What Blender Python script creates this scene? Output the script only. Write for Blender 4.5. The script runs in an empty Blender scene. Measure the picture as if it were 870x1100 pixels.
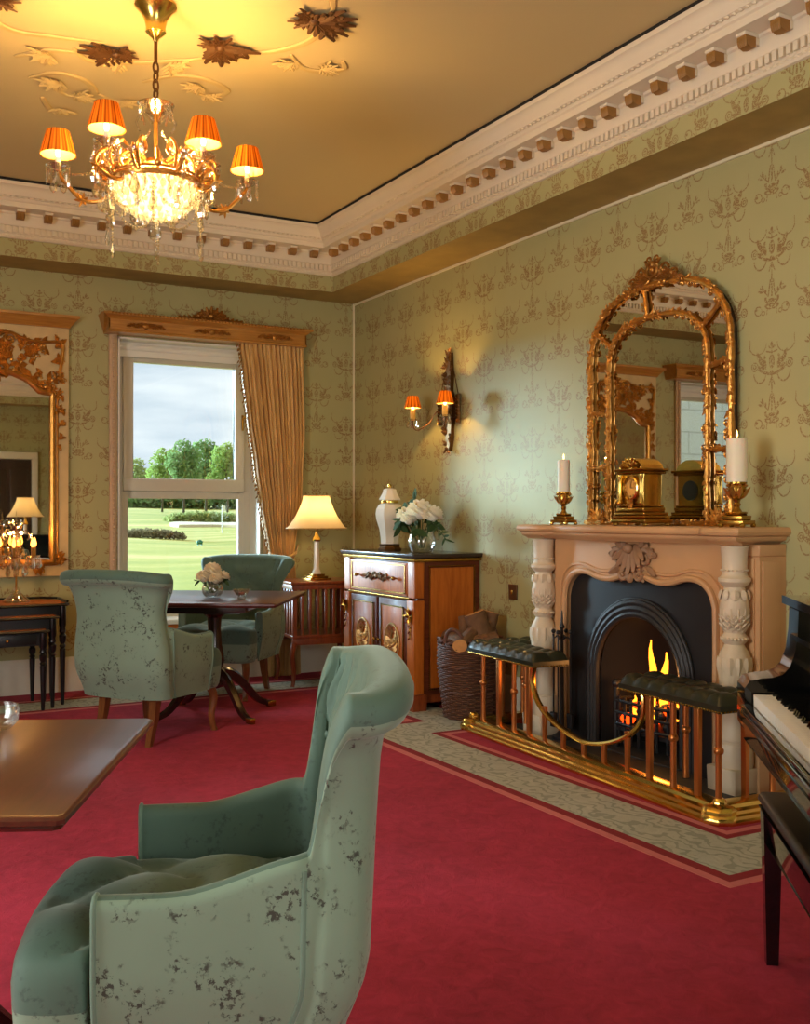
import bpy, bmesh, math, random
from mathutils import Vector, Matrix
R = random.Random(7)
PI = math.pi
SC = bpy.context.scene
COL = SC.collection

# ------------------------------------------------------------------ camera
cam_d = bpy.data.cameras.new('camera')
cam = bpy.data.objects.new('camera', cam_d); COL.objects.link(cam)
cam.location = (0, 0, 1.25)
cam.rotation_euler = (PI / 2, 0, math.radians(-29))
cam_d.sensor_fit = 'HORIZONTAL'; cam_d.sensor_width = 36
cam_d.lens = 1135 / 870 * 36
cam_d.shift_y = 2 / 870
cam_d.clip_end = 800
SC.camera = cam
SC.view_settings.view_transform = 'Standard'
SC.view_settings.look = 'None'
SC.view_settings.gamma = 1
SC.view_settings.use_curve_mapping = False
SC.view_settings.exposure = 0.72
SC.cycles.max_bounces = 8
SC.cycles.diffuse_bounces = 4
SC.cycles.glossy_bounces = 4
SC.cycles.transparent_max_bounces = 24
SC.cycles.sample_clamp_indirect = 4
SC.cycles.caustics_reflective = False
SC.cycles.caustics_refractive = False

def lin(c):
    def f(x):
        x /= 255
        return x / 12.92 if x <= .04045 else ((x + .055) / 1.055) ** 2.4
    return (f(c[0]), f(c[1]), f(c[2]), 1)

# ------------------------------------------------------------------ world: overcast sky
W = bpy.data.worlds.new('overcast_sky'); SC.world = W; W.use_nodes = True
nt = W.node_tree; nt.nodes.clear()
wo = nt.nodes.new('ShaderNodeOutputWorld'); bg = nt.nodes.new('ShaderNodeBackground')
tc = nt.nodes.new('ShaderNodeTexCoord'); mp = nt.nodes.new('ShaderNodeMapping'); mp.inputs['Scale'].default_value = (2.2, 2.2, 11)
nz = nt.nodes.new('ShaderNodeTexNoise'); nz.inputs['Scale'].default_value = 1.7; nz.inputs['Detail'].default_value = 5
rp = nt.nodes.new('ShaderNodeValToRGB')
rp.color_ramp.elements[0].position = .36; rp.color_ramp.elements[0].color = lin((158, 176, 192))
rp.color_ramp.elements[1].position = .62; rp.color_ramp.elements[1].color = lin((216, 223, 226))
nt.links.new(tc.outputs['Generated'], mp.inputs[0]); nt.links.new(mp.outputs[0], nz.inputs['Vector'])
nt.links.new(nz.outputs[0], rp.inputs[0]); nt.links.new(rp.outputs[0], bg.inputs[0])
bg.inputs[1].default_value = 1.0
nt.links.new(bg.outputs[0], wo.inputs[0])

def light(name, kind, loc, energy, col, parent=None, **kw):
    d = bpy.data.lights.new(name, kind); d.energy = energy; d.color = col
    for k, v in kw.items(): setattr(d, k, v)
    o = bpy.data.objects.new(name, d); COL.objects.link(o); o.location = loc
    if parent: o.parent = parent
    return o
# bright hazy sun in front of the window wall
sun = light('hazy_sun', 'SUN', (0, 12, 8), 13.5, (.54, .81, 1), angle=math.radians(24))
sun.rotation_euler = Vector((.53, -.83, -.16)).to_track_quat('-Z', 'Y').to_euler()
# added fill lamps behind and left of the camera, set in unseen window openings
def window_light(name, loc, target, w, h, e, col):
    o = light(name, 'AREA', loc, e, col, shape='RECTANGLE', size=w, size_y=h)
    o.rotation_euler = (Vector(target) - Vector(loc)).to_track_quat('-Z', 'Y').to_euler()
    return o
window_light('fill_side_window', (-1.56, 2.6, 1.5), (2, 2.6, 1.3), 1.1, 1.9, 60, (1, .98, .95))
window_light('fill_near_window', (.6, -2.12, 1.6), (.9, 3, 1.2), 1.6, 1.9, 50, (1, .98, .94))
# added fill lamps, out of sight above the two far windows, strengthening the sky light
window_light('fill_far_window', (-.4, 8.75, 3.3), (.0, 6.6, .6), 1.6, 1.2, 90, (.90, .96, 1))
window_light('fill_view_window', (2.4, 8.75, 3.3), (2.5, 6.6, .6), 1.6, 1.2, 90, (.90, .96, 1))

# ------------------------------------------------------------------ mesh building
class MB:
    def __init__(s): s.v = []; s.f = []; s.m = []; s.cur = 0; s.M = None
    def add(s, vs, fs):
        b = len(s.v)
        if s.M is not None: vs = [s.M @ Vector(p) for p in vs]
        s.v += [tuple(p) for p in vs]
        for f in fs:
            s.f.append(tuple(i + b for i in f)); s.m.append(s.cur)
        return s
    def loft(s, rings, closed=True, caps=True, wrap=False):
        n = len(rings[0]); vs = [p for r in rings for p in r]; fs = []
        k = len(rings)
        for i in range(k if wrap else k - 1):
            a = i * n; b = ((i + 1) % k) * n
            for j in range(n if closed else n - 1):
                j2 = (j + 1) % n
                fs.append((a + j, a + j2, b + j2, b + j))
        if caps and not wrap and closed:
            fs.append(tuple(reversed(range(n)))); fs.append(tuple(range((k - 1) * n, k * n)))
        return s.add(vs, fs)
    def box(s, x0, x1, y0, y1, z0, z1):
        return s.loft([[(x0, y0, z), (x1, y0, z), (x1, y1, z), (x0, y1, z)] for z in (z0, z1)])
    def rbox(s, x0, x1, y0, y1, z0, z1, b=.006, r=None, seg=3):
        r = max(b, r or b)
        def ring(z, ins):
            rr = max(r - ins, .0004); pts = []
            for cx, cy, a0 in ((x1 - r, y1 - r, 0), (x0 + r, y1 - r, 1), (x0 + r, y0 + r, 2), (x1 - r, y0 + r, 3)):
                for k in range(seg + 1):
                    a = (a0 + k / seg) * PI / 2
                    pts.append((cx + rr * math.cos(a), cy + rr * math.sin(a), z))
            return pts
        rings = []
        for k in range(4):
            a = k / 3 * PI / 2
            rings.append(ring(z0 + b * (1 - math.sin(a)), b * (1 - math.cos(a)))) if k else rings.append(ring(z0, b))
        for k in range(4):
            a = k / 3 * PI / 2
            rings.append(ring(z1 - b * (1 - math.cos(a)), b * (1 - math.cos(a)))) if False else rings.append(ring(z1 - b + b * math.sin(a), b * (1 - math.cos(a))))
        return s.loft(rings)
    def lathe(s, prof, seg=20, c=(0, 0, 0), sx=1, sy=1, flute=None):
        rings = []
        for r, z in prof:
            r = max(r, .0003)
            rings.append([(c[0] + sx * r * math.cos(2 * PI * j / seg), c[1] + sy * r * math.sin(2 * PI * j / seg), c[2] + z) for j in range(seg)])
        return s.loft(rings)
    def ball(s, c, r, seg=10, rg=6, sc=(1, 1, 1)):
        rings = []
        for i in range(rg + 1):
            a = -PI / 2 + PI * i / rg; rr = max(math.cos(a), .01) * r
            rings.append([(c[0] + sc[0] * rr * math.cos(2 * PI * j / seg), c[1] + sc[1] * rr * math.sin(2 * PI * j / seg), c[2] + sc[2] * r * math.sin(a)) for j in range(seg)])
        return s.loft(rings)
    def tube(s, pts, r, seg=8, wrap=False, flat=1.0):
        P = [Vector(p) for p in pts]; n = len(P)
        rad = r if isinstance(r, (list, tuple)) else [r] * n
        rings = []; prev = None
        for i in range(n):
            if wrap: t = P[(i + 1) % n] - P[i - 1]
            else: t = P[min(i + 1, n - 1)] - P[max(i - 1, 0)]
            if t.length < 1e-9: t = Vector((0, 0, 1))
            t.normalize()
            if prev is None:
                h = Vector((0, 0, 1)) if abs(t.z) < .9 else Vector((1, 0, 0))
                nrm = t.cross(h).normalized()
            else:
                nrm = prev - t * prev.dot(t)
                nrm = nrm.normalized() if nrm.length > 1e-6 else t.orthogonal().normalized()
            prev = nrm; bi = t.cross(nrm)
            rings.append([P[i] + nrm * (rad[i] * math.cos(2 * PI * j / seg)) + bi * (rad[i] * flat * math.sin(2 * PI * j / seg)) for j in range(seg)])
        return s.loft(rings, wrap=wrap)
    def prism(s, poly, axis, a, b):
        """poly: 2-D points; axis 'x': (y,z) at x=a..b ; 'y': (x,z); 'z': (x,y)"""
        def mk(p, d):
            return {'x': (d, p[0], p[1]), 'y': (p[0], d, p[1]), 'z': (p[0], p[1], d)}[axis]
        return s.loft([[mk(p, a) for p in poly], [mk(p, b) for p in poly]])
    def leaf(s, p, d, nrm, L, Wd, curl=.3, th=.25, n=5, blunt=0):
        """a small carved leaf: closed diamond sections along a curling spine"""
        p = Vector(p); d = Vector(d).normalized(); nrm = Vector(nrm); nrm = (nrm - d * nrm.dot(d))
        nrm = nrm.normalized() if nrm.length > 1e-6 else d.orthogonal().normalized()
        sd = d.cross(nrm); rings = []
        for i in range(n):
            t = i / (n - 1)
            w = Wd * .5 * max(math.sin(PI * min(1, t * (.86 - .10 * blunt) + .14)), .05) ** (1 - .35 * blunt)
            c = p + d * (L * t) + nrm * (curl * L * t * t)
            rings.append([c + sd * w, c + nrm * (w * th * 2), c - sd * w, c - nrm * (w * th * .7)])
        return s.loft(rings)
    def acanthus(s, p, d, nrm, L, Wd, curl=.25, th=.45):
        """lobed carved leaf: a midrib leaf with three pairs of rounded side lobes"""
        p = Vector(p); d = Vector(d).normalized(); nv = Vector(nrm); nv = nv - d * nv.dot(d)
        nv = nv.normalized() if nv.length > 1e-6 else d.orthogonal().normalized()
        sd = d.cross(nv)
        s.leaf(p, d, nv, L, Wd * .5, curl, th, 5, 1)
        for k, t in enumerate((.05, .28, .52)):
            c = p + d * (L * t) + nv * (curl * L * t * t)
            for g in (-1, 1): s.leaf(c, d * .75 + sd * g * .75 + nv * .15, nv, L * (.46 - .08 * k), Wd * .36, curl * .8, th, 4, 1)
        return s
    def cscroll(s, c, u, v, r, rt, turns=1.3, n=18):
        """C / S scroll: a spiral tube in the plane u, v"""
        c, u, v = Vector(c), Vector(u), Vector(v)
        pts = [c + (u * math.cos(2 * PI * turns * k / n) + v * math.sin(2 * PI * turns * k / n)) * (r * (1 - .78 * k / n)) for k in range(n + 1)]
        return s.tube(pts, [rt * (1 - .45 * k / n) for k in range(n + 1)], 6)
    def build(s, name, mats, parent=None, loc=None, rot=None, smooth=35):
        me = bpy.data.meshes.new(name); me.from_pydata(s.v, [], s.f)
        if not isinstance(mats, (list, tuple)): mats = [mats]
        for m in mats: me.materials.append(m)
        if len(mats) > 1: me.polygons.foreach_set('material_index', s.m)
        bm = bmesh.new(); bm.from_mesh(me); bmesh.ops.recalc_face_normals(bm, faces=bm.faces); bm.to_mesh(me); bm.free()
        if smooth:
            me.polygons.foreach_set('use_smooth', [True] * len(me.polygons))
            me.set_sharp_from_angle(angle=math.radians(smooth))
        o = bpy.data.objects.new(name, me); COL.objects.link(o)
        if parent: o.parent = parent
        if loc is not None: o.location = loc
        if rot is not None: o.rotation_euler = rot
        return o

def tag(o, label=None, cat=None, group=None, kind=None):
    if label: o['label'] = label
    if cat: o['category'] = cat
    if group: o['group'] = group
    if kind: o['kind'] = kind
    return o
def thing(name, label, cat, loc=(0, 0, 0), rz=0, group=None):
    o = bpy.data.objects.new(name, None); COL.objects.link(o)
    o.location = loc; o.rotation_euler = (0, 0, rz); o.empty_display_size = .1
    return tag(o, label, cat, group)
def inst(src, name=None, parent=None, loc=None, rot=None, scale=None):
    o = src.copy(); COL.objects.link(o); o.parent = parent
    if name: o.name = name
    if loc is not None: o.location = loc
    if rot is not None: o.rotation_euler = rot
    if scale is not None: o.scale = scale
    return o
def copy_tree(o, parent=None):
    c = o.copy(); COL.objects.link(c); c.parent = parent
    for ch in list(o.children): copy_tree(ch, c)
    return c
def smooth01(a, b, x):
    t = min(1, max(0, (x - a) / (b - a))); return t * t * (3 - 2 * t)
def lerp(a, b, t): return a + (b - a) * t
def bez(pts, n=8):
    """Catmull-Rom through points"""
    P = [Vector(p) for p in pts]; out = []
    for i in range(len(P) - 1):
        p0 = P[max(i - 1, 0)]; p1 = P[i]; p2 = P[i + 1]; p3 = P[min(i + 2, len(P) - 1)]
        for k in range(n):
            t = k / n
            out.append(.5 * ((2 * p1) + (p2 - p0) * t + (2 * p0 - 5 * p1 + 4 * p2 - p3) * t * t + (3 * p1 - p0 - 3 * p2 + p3) * t ** 3))
    out.append(P[-1]); return out

# ------------------------------------------------------------------ materials
class NT:
    def __init__(s, name):
        s.mat = bpy.data.materials.new(name); s.mat.use_nodes = True
        s.t = s.mat.node_tree; s.t.nodes.clear()
        s.out = s.t.nodes.new('ShaderNodeOutputMaterial')
    def n(s, ty, **kw):
        o = s.t.nodes.new(ty)
        for k, v in kw.items(): setattr(o, k, v)
        return o
    def l(s, a, b): s.t.links.new(a, b)
    def math(s, op, a, b=None, c=None, clamp=False):
        o = s.t.nodes.new('ShaderNodeMath'); o.operation = op; o.use_clamp = clamp
        for i, x in enumerate((a, b, c)):
            if x is None: continue
            if isinstance(x, (int, float)): o.inputs[i].default_value = x
            else: s.l(x, o.inputs[i])
        return o.outputs[0]
    def mix(s, fac, a, b):
        o = s.t.nodes.new('ShaderNodeMix'); o.data_type = 'RGBA'
        for i, x in ((0, fac), (6, a), (7, b)):
            if isinstance(x, (int, float)): o.inputs[i].default_value = x
            elif isinstance(x, tuple): o.inputs[i].default_value = x
            else: s.l(x, o.inputs[i])
        return o.outputs[2]
    def noise(s, scale, detail=3, vec=None, rough=.5, st=None, dist=0):
        o = s.n('ShaderNodeTexNoise'); o.inputs['Scale'].default_value = scale; o.inputs['Detail'].default_value = detail
        o.inputs['Roughness'].default_value = rough; o.inputs['Distortion'].default_value = dist
        if vec is None: vec = s.coord()
        if st:
            m = s.n('ShaderNodeMapping'); m.inputs['Scale'].default_value = st; s.l(vec, m.inputs[0]); vec = m.outputs[0]
        s.l(vec, o.inputs['Vector']); return o.outputs[0]
    def coord(s):
        if not hasattr(s, '_c'): s._c = s.n('ShaderNodeTexCoord')
        return s._c.outputs['Object']
    def ramp(s, fac, stops):
        o = s.n('ShaderNodeValToRGB'); cr = o.color_ramp
        while len(cr.elements) < len(stops): cr.elements.new(.5)
        for e, (p, c) in zip(cr.elements, stops): e.position = p; e.color = c
        s.l(fac, o.inputs[0]); return o.outputs[0]
    def sstep(s, a, b, x):
        o = s.n('ShaderNodeMapRange'); o.interpolation_type = 'SMOOTHSTEP'
        o.inputs[1].default_value = a; o.inputs[2].default_value = b; s.l(x, o.inputs[0]); return o.outputs[0]
    def bump(s, h, strength=.3, dist=.002):
        o = s.n('ShaderNodeBump'); o.inputs['Strength'].default_value = strength; o.inputs['Distance'].default_value = dist
        s.l(h, o.inputs['Height']); return o.outputs[0]
    def princ(s, col, rough=.5, metal=0, normal=None, **kw):
        b = s.n('ShaderNodeBsdfPrincipled')
        for k, x in (('Base Color', col), ('Roughness', rough), ('Metallic', metal)):
            if isinstance(x, (int, float, tuple)): b.inputs[k].default_value = x
            else: s.l(x, b.inputs[k])
        if normal is not None: s.l(normal, b.inputs['Normal'])
        for k, x in kw.items():
            k = k.replace('_', ' ')
            if isinstance(x, (int, float, tuple)): b.inputs[k].default_value = x
            else: s.l(x, b.inputs[k])
        s.l(b.outputs[0], s.out.inputs[0]); return b
def sh(c, k): return (min(1, c[0] * k), min(1, c[1] * k), min(1, c[2] * k), 1)
def simple(name, rgb, rough=.5, metal=0, var=.12, scale=18, bump=0, bscale=120, bdist=.001, **kw):
    t = NT(name); c = lin(rgb)
    col = t.mix(t.noise(scale, 4), sh(c, 1 - var), sh(c, 1 + var))
    nr = t.bump(t.noise(bscale, 3), bump, bdist) if bump else None
    t.princ(col, rough, metal, nr, **kw); return t.mat
def wood(name, a, b, rough=.3, st=(2, 30, 30), scale=2.2, coat=.3, spec=.5):
    t = NT(name)
    n1 = t.noise(scale, 6, st=st, rough=.65, dist=.6); n2 = t.noise(.9, 2)
    f = t.math('ADD', t.math('MULTIPLY', n1, .75), t.math('MULTIPLY', n2, .25))
    col = t.ramp(f, [(.3, lin(a)), (.7, lin(b))])
    t.princ(col, rough, 0, t.bump(n1, .06, .001), Coat_Weight=coat, Coat_Roughness=.12, Specular_IOR_Level=spec); return t.mat
def velvet(name, base, dark, amount, rough=.75):
    t = NT(name)
    fine = t.noise(70, 6, rough=.68); big = t.noise(13, 4, rough=.6)
    m = t.math('MULTIPLY', t.sstep(.515, .575, fine), t.sstep(.50, .60, big))
    m = t.math('MULTIPLY', m, amount)
    nap = t.noise(3.5, 3)
    c = lin(base)
    col = t.mix(nap, sh(c, .80), sh(c, 1.16))
    col = t.mix(m, col, lin(dark))
    t.princ(col, rough, 0, t.bump(t.noise(260, 2), .12, .001), Sheen_Weight=.35, Sheen_Roughness=.4, Sheen_Tint=lin((225, 240, 225)))
    return t.mat
def glassy(name, tint=(1, 1, 1, 1), refl=.12, rough=.02):
    t = NT(name)
    tr = t.n('ShaderNodeBsdfTransparent'); tr.inputs[0].default_value = tint
    gl = t.n('ShaderNodeBsdfGlossy'); gl.inputs['Roughness'].default_value = rough
    lw = t.n('ShaderNodeLayerWeight'); lw.inputs[0].default_value = .35
    f = t.math('ADD', t.math('MULTIPLY', lw.outputs[1], .8), refl, clamp=True)
    mx = t.n('ShaderNodeMixShader'); t.l(f, mx.inputs[0]); t.l(tr.outputs[0], mx.inputs[1]); t.l(gl.outputs[0], mx.inputs[2])
    t.l(mx.outputs[0], t.out.inputs[0]); return t.mat
def emis(name, rgb, strength):
    t = NT(name); e = t.n('ShaderNodeEmission'); e.inputs[0].default_value = lin(rgb); e.inputs[1].default_value = strength
    t.l(e.outputs[0], t.out.inputs[0]); return t.mat
def shade_mat(name, rgb, stripe=None, trans=.55):
    """thin lampshade cloth: scatters the bulb's light through"""
    t = NT(name); c = lin(rgb)
    if stripe:
        g = t.n('ShaderNodeTexCoord'); sx = t.n('ShaderNodeSeparateXYZ'); t.l(g.outputs['Object'], sx.inputs[0])
        an = t.math('ARCTAN2', sx.outputs[1], sx.outputs[0])
        w = t.math('SINE', t.math('MULTIPLY', an, 13)); w2 = t.math('SINE', t.math('MULTIPLY', an, 29))
        f = t.math('ADD', t.math('MULTIPLY', t.math('ADD', w, w2), .25), .5, clamp=True)
        col = t.mix(f, c, lin(stripe))
    else:
        col = t.mix(t.noise(9, 2), sh(c, .94), sh(c, 1.05))
    d = t.n('ShaderNodeBsdfDiffuse'); r = t.n('ShaderNodeBsdfTranslucent'); mx = t.n('ShaderNodeMixShader'); mx.inputs[0].default_value = trans
    t.l(col, d.inputs[0]); t.l(col, r.inputs[0]); t.l(d.outputs[0], mx.inputs[1]); t.l(r.outputs[0], mx.inputs[2])
    t.l(mx.outputs[0], t.out.inputs[0]); return t.mat

def wallpaper(name):
    """printed paper: half-drop repeat of bird medallions, baskets with sprigs and dotted swags"""
    t = NT(name)
    g = t.n('ShaderNodeNewGeometry'); sp = t.n('ShaderNodeSeparateXYZ'); t.l(g.outputs['Position'], sp.inputs[0])
    m = t.math
    CW, VP = .2637, .52
    u = m('DIVIDE', m('SUBTRACT', m('ADD', sp.outputs[0], sp.outputs[1]), 3.785 + 3.655 - CW / 2), CW)
    fl = m('FLOOR', u); fr = m('MULTIPLY', m('SUBTRACT', m('SUBTRACT', u, fl), .5), CW)
    x = m('ABSOLUTE', fr)
    odd = m('SUBTRACT', fl, m('MULTIPLY', m('FLOOR', m('MULTIPLY', fl, .5)), 2))
    vz = m('ADD', sp.outputs[2], m('MULTIPLY', odd, VP / 2))
    vz = m('DIVIDE', m('SUBTRACT', vz, 2.704 - .36), VP)
    v = m('SUBTRACT', m('MULTIPLY', m('SUBTRACT', vz, m('FLOOR', vz)), VP), .36)
    wob = t.noise(30, 2, vec=g.outputs['Position'])
    x = m('ADD', x, m('MULTIPLY', m('SUBTRACT', wob, .5), .006))
    lst = []
    def ell(cx, cy, rx, ry, ring=None, rot=0):
        dx = m('SUBTRACT', x, cx); dy = m('SUBTRACT', v, cy)
        if rot:
            ca, sa = math.cos(rot), math.sin(rot)
            dx, dy = m('ADD', m('MULTIPLY', dx, ca), m('MULTIPLY', dy, sa)), m('SUBTRACT', m('MULTIPLY', dy, ca), m('MULTIPLY', dx, sa))
        dx = m('DIVIDE', dx, rx); dy = m('DIVIDE', dy, ry)
        d = m('MULTIPLY', m('SUBTRACT', m('SQRT', m('ADD', m('MULTIPLY', dx, dx), m('MULTIPLY', dy, dy))), 1), min(rx, ry))
        if ring: d = m('SUBTRACT', m('ABSOLUTE', d), ring)
        return d
    def seg(ax, ay, bx, by, w):
        ex, ey = bx - ax, by - ay; L2 = ex * ex + ey * ey
        px = m('SUBTRACT', x, ax); py = m('SUBTRACT', v, ay)
        h = m('DIVIDE', m('ADD', m('MULTIPLY', px, ex), m('MULTIPLY', py, ey)), L2, clamp=True)
        qx = m('SUBTRACT', px, m('MULTIPLY', h, ex)); qy = m('SUBTRACT', py, m('MULTIPLY', h, ey))
        return m('SUBTRACT', m('SQRT', m('ADD', m('MULTIPLY', qx, qx), m('MULTIPLY', qy, qy))), w)
    def below(d, y): return m('MAXIMUM', d, m('SUBTRACT', v, y))
    def above(d, y): return m('MAXIMUM', d, m('SUBTRACT', y, v))
    def left(d, xx): return m('MAXIMUM', d, m('SUBTRACT', x, xx))
    A = lst.append
    A(ell(0, .02, .013, .025, .0030)); A(ell(0, .02, .006, .013))
    A(ell(.045, .014, .013, .024, rot=-.35)); A(ell(.070, .036, .011, .034, rot=-.45)); A(ell(.040, .043, .006, .008)); A(ell(.058, -.004, .026, .007, rot=.25))
    A(ell(.100, .004, .017, .019, .0025)); A(ell(.100, .004, .007, .008, .0022))
    A(below(left(ell(0, .075, .112, .112, .0055), .104), -.008)); A(ell(.03, -.031, .018, .006, rot=.3)); A(ell(0, -.028, .010, .008))
    A(below(ell(.068, -.028, .036, .046, .0026), -.03))
    A(seg(0, -.045, 0, -.13, .0028)); A(seg(.003, -.055, .016, -.088, .0022))
    A(seg(0, .058, 0, .100, .0022)); A(ell(0, .098, .007, .012)); A(ell(.011, .086, .008, .005, rot=.6)); A(seg(0, .060, .030, .068, .003))
    A(below(ell(.081, .105, .050, .047, .0022), .105)); A(seg(.128, .105, .128, .13, .0016))
    A(seg(.008, -.13, .020, -.20, .003)); A(seg(0, -.14, 0, -.2, .004)); A(below(ell(0, -.213, .036, .026, .0040), -.205)); A(ell(0, -.222, .022, .009))
    A(seg(.018, -.203, .066, -.158, .0022)); A(ell(.052, -.160, .005, .013, rot=-.3)); A(ell(.066, -.176, .013, .005, rot=.3)); A(ell(.036, -.178, .005, .011))
    A(ell(.020, -.250, .016, .008, .0028, rot=.3)); A(seg(.026, -.262, .03, -.285, .0018))
    A(ell(.078, -.262, .020, .020, .0024)); A(ell(.088, -.257, .007, .007)); A(ell(.050, -.275, .009, .009, .002))
    d = lst[0]
    for q in lst[1:]: d = m('MINIMUM', d, q)
    ink = m('SUBTRACT', 1, t.sstep(-.0012, .0022, d))
    dots = t.noise(170, 2, vec=g.outputs['Position'])
    ink = m('MULTIPLY', ink, t.sstep(.36, .52, dots))
    worn = t.noise(1.6, 2, vec=g.outputs['Position'])
    ink = m('MULTIPLY', ink, m('ADD', .48, m('MULTIPLY', worn, .42)))
    ground = t.mix(t.noise(2.2, 3, vec=g.outputs['Position']), lin((162, 158, 108)), lin((178, 172, 122)))
    col = t.mix(ink, ground, lin((130, 86, 40)))
    t.princ(col, m('SUBTRACT', .62, m('MULTIPLY', ink, .04)), m('MULTIPLY', ink, .22), t.bump(ink, .15, .0006), Specular_IOR_Level=.35)
    return t.mat

MT = {}
MT['paper'] = wallpaper('wallpaper')
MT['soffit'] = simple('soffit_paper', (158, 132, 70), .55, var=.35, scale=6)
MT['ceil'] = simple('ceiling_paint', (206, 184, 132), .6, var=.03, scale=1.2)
MT['plaster'] = simple('cornice_plaster', (226, 212, 186), .55, var=.05, scale=7)
MT['scroll'] = simple('scroll_plaster', (204, 176, 114), .55, var=.12, scale=9)
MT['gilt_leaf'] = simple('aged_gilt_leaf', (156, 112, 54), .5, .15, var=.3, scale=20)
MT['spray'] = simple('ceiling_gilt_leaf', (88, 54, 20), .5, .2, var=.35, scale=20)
MT['gap'] = simple('painted_shade_and_rubber', (24, 20, 15), .8)
MT['paint'] = simple('cream_paint', (222, 214, 192), .4, var=.04)
MT['upvc'] = simple('window_frame_paint', (206, 198, 178), .35, var=.03)
MT['pinktrim'] = simple('pink_casing', (196, 166, 132), .45, var=.1)
MT['bead'] = simple('white_bead', (222, 212, 178), .45, var=.03)
MT['gilt'] = simple('gilt', (196, 138, 62), .28, .78, var=.42, scale=26, bump=.5, bscale=90, bdist=.003)
MT['gilt2'] = simple('dark_gilt', (162, 112, 50), .36, .75, var=.35, scale=30, bump=.5, bscale=90, bdist=.003)
MT['giltwood'] = wood('gilt_wood', (150, 96, 34), (192, 136, 62), .35)
MT['brass'] = simple('brass', (236, 200, 106), .22, 1, var=.1, scale=8)
MT['oldbrass'] = simple('old_brass', (176, 136, 60), .26, 1, var=.22, scale=22, bump=.3)
MT['copper'] = simple('coppery_post', (196, 124, 66), .3, .85, var=.12, scale=10)
MT['ormolu'] = simple('pale_ormolu', (206, 170, 110), .4, .6, var=.35, scale=60, bump=.4)
MT['bronze'] = simple('bronze', (104, 72, 36), .35, .85, var=.3, scale=30)
MT['mahog'] = wood('mahogany', (66, 28, 16), (116, 54, 28), .38, coat=.05, spec=.25)
MT['mahogtop'] = wood('mahogany_top', (66, 27, 20), (94, 42, 30), .28, st=(30, 2, 30), coat=.1, spec=.5)
MT['darkwood'] = wood('dark_wood', (30, 17, 12), (56, 32, 22), .25)
MT['satin'] = wood('satinwood', (150, 76, 22), (198, 112, 40), .40, st=(20, 20, 2), coat=.05, spec=.2)
MT['legwood'] = wood('leg_wood', (92, 50, 24), (140, 84, 42), .3, st=(30, 30, 2))
MT['redwood'] = wood('red_wood', (104, 44, 20), (156, 78, 38), .28, st=(20, 20, 3))
MT['ebony'] = simple('ebonised', (20, 20, 20), .3, var=.2)
MT['piano'] = simple('piano_lacquer', (10, 10, 11), .06, var=.1, Coat_Weight=.6, Coat_Roughness=.03)
MT['ivory'] = simple('ivory_keys', (236, 230, 214), .3, var=.02)
MT['leather'] = simple('green_leather', (34, 40, 28), .32, var=.2, bump=.25, bscale=220)
MT['blackleather'] = simple('black_leather', (16, 15, 15), .35, var=.2, bump=.2, bscale=220)
MT['stone'] = simple('mantel_stone', (202, 156, 108), .5, var=.10, scale=5, bump=.15, bscale=70)
MT['stonepale'] = simple('column_stone', (214, 196, 166), .55, var=.08, scale=9, bump=.3, bscale=60, bdist=.002)
MT['stonecarve'] = simple('carved_stone', (158, 120, 86), .6, var=.15, scale=20, bump=.3)
MT['iron'] = simple('cast_iron', (32, 32, 34), .5, .2, var=.15, bump=.2, bscale=60)
MT['iron2'] = simple('iron_moulding', (44, 43, 43), .45, .3, var=.2, bump=.6, bscale=60, bdist=.003)
MT['soot'] = simple('soot_brick', (9, 7, 6), .9, var=.4)
MT['coal'] = simple('coal', (26, 24, 24), .6, var=.5, bump=.6)
MT['slate'] = simple('hearth_slate', (46, 44, 42), .6, var=.2)
MT['log'] = simple('log_bark', (112, 78, 50), .85, var=.35, bump=.9, bscale=40, bdist=.008)
MT['logend'] = simple('cut_wood', (206, 146, 82), .7, var=.2, scale=40)
MT['wicker'] = simple('wicker', (92, 58, 40), .6, var=.45, scale=30)
MT['velvet_out'] = velvet('speckled_velvet', (122, 146, 124), (50, 50, 42), .94)
MT['velvet_in'] = velvet('plain_velvet', (78, 104, 90), (54, 70, 62), .6)
MT['piping'] = velvet('velvet_piping', (104, 130, 112), (80, 90, 80), .2)
MT['curtain'] = None
MT['china'] = simple('white_china', (232, 224, 206), .12, var=.02)
MT['candle'] = simple('candle_wax', (240, 226, 196), .5, var=.02, Subsurface_Weight=.3)
MT['petal'] = simple('white_petal', (240, 234, 212), .6, var=.06, scale=40)
MT['petalcream'] = simple('cream_petal', (240, 224, 190), .6, var=.08, scale=40)
MT['green'] = simple('dark_leaf', (50, 74, 30), .9, var=.3, scale=30)
MT['plate'] = simple('bronze_plate', (96, 64, 36), .4, .4, var=.1)
MT['glass'] = glassy('clear_glass', (.96, .98, .97, 1), .08)
MT['pane'] = glassy('window_glass', (.97, .985, .98, 1), .02)
MT['crystal'] = glassy('crystal', (1, .96, .88, 1), .22, .03)
MT['mirror'] = simple('mirror_silver', (226, 226, 216), .015, 1, var=.01)
MT['flame'] = emis('flame', (255, 150, 34), 2.4)
MT['cflame'] = emis('candle_flame', (255, 190, 90), 8)
MT['ember'] = emis('ember', (255, 70, 12), 1.8)
MT['amberbulb'] = emis('amber_bulb', (255, 160, 60), 5)
MT['fringe'] = simple('fringe_yarn', (150, 108, 54), .9, var=.25, scale=60)
MT['bulb'] = emis('warm_bulb', (255, 196, 110), 9)
MT['bowlglow'] = emis('lit_bowl_liner', (255, 208, 130), 2.6)
MT['shade'] = shade_mat('pleated_silk_shade', (238, 156, 54), (92, 38, 12))
MT['shadelining'] = shade_mat('shade_lining', (250, 215, 130))
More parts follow.
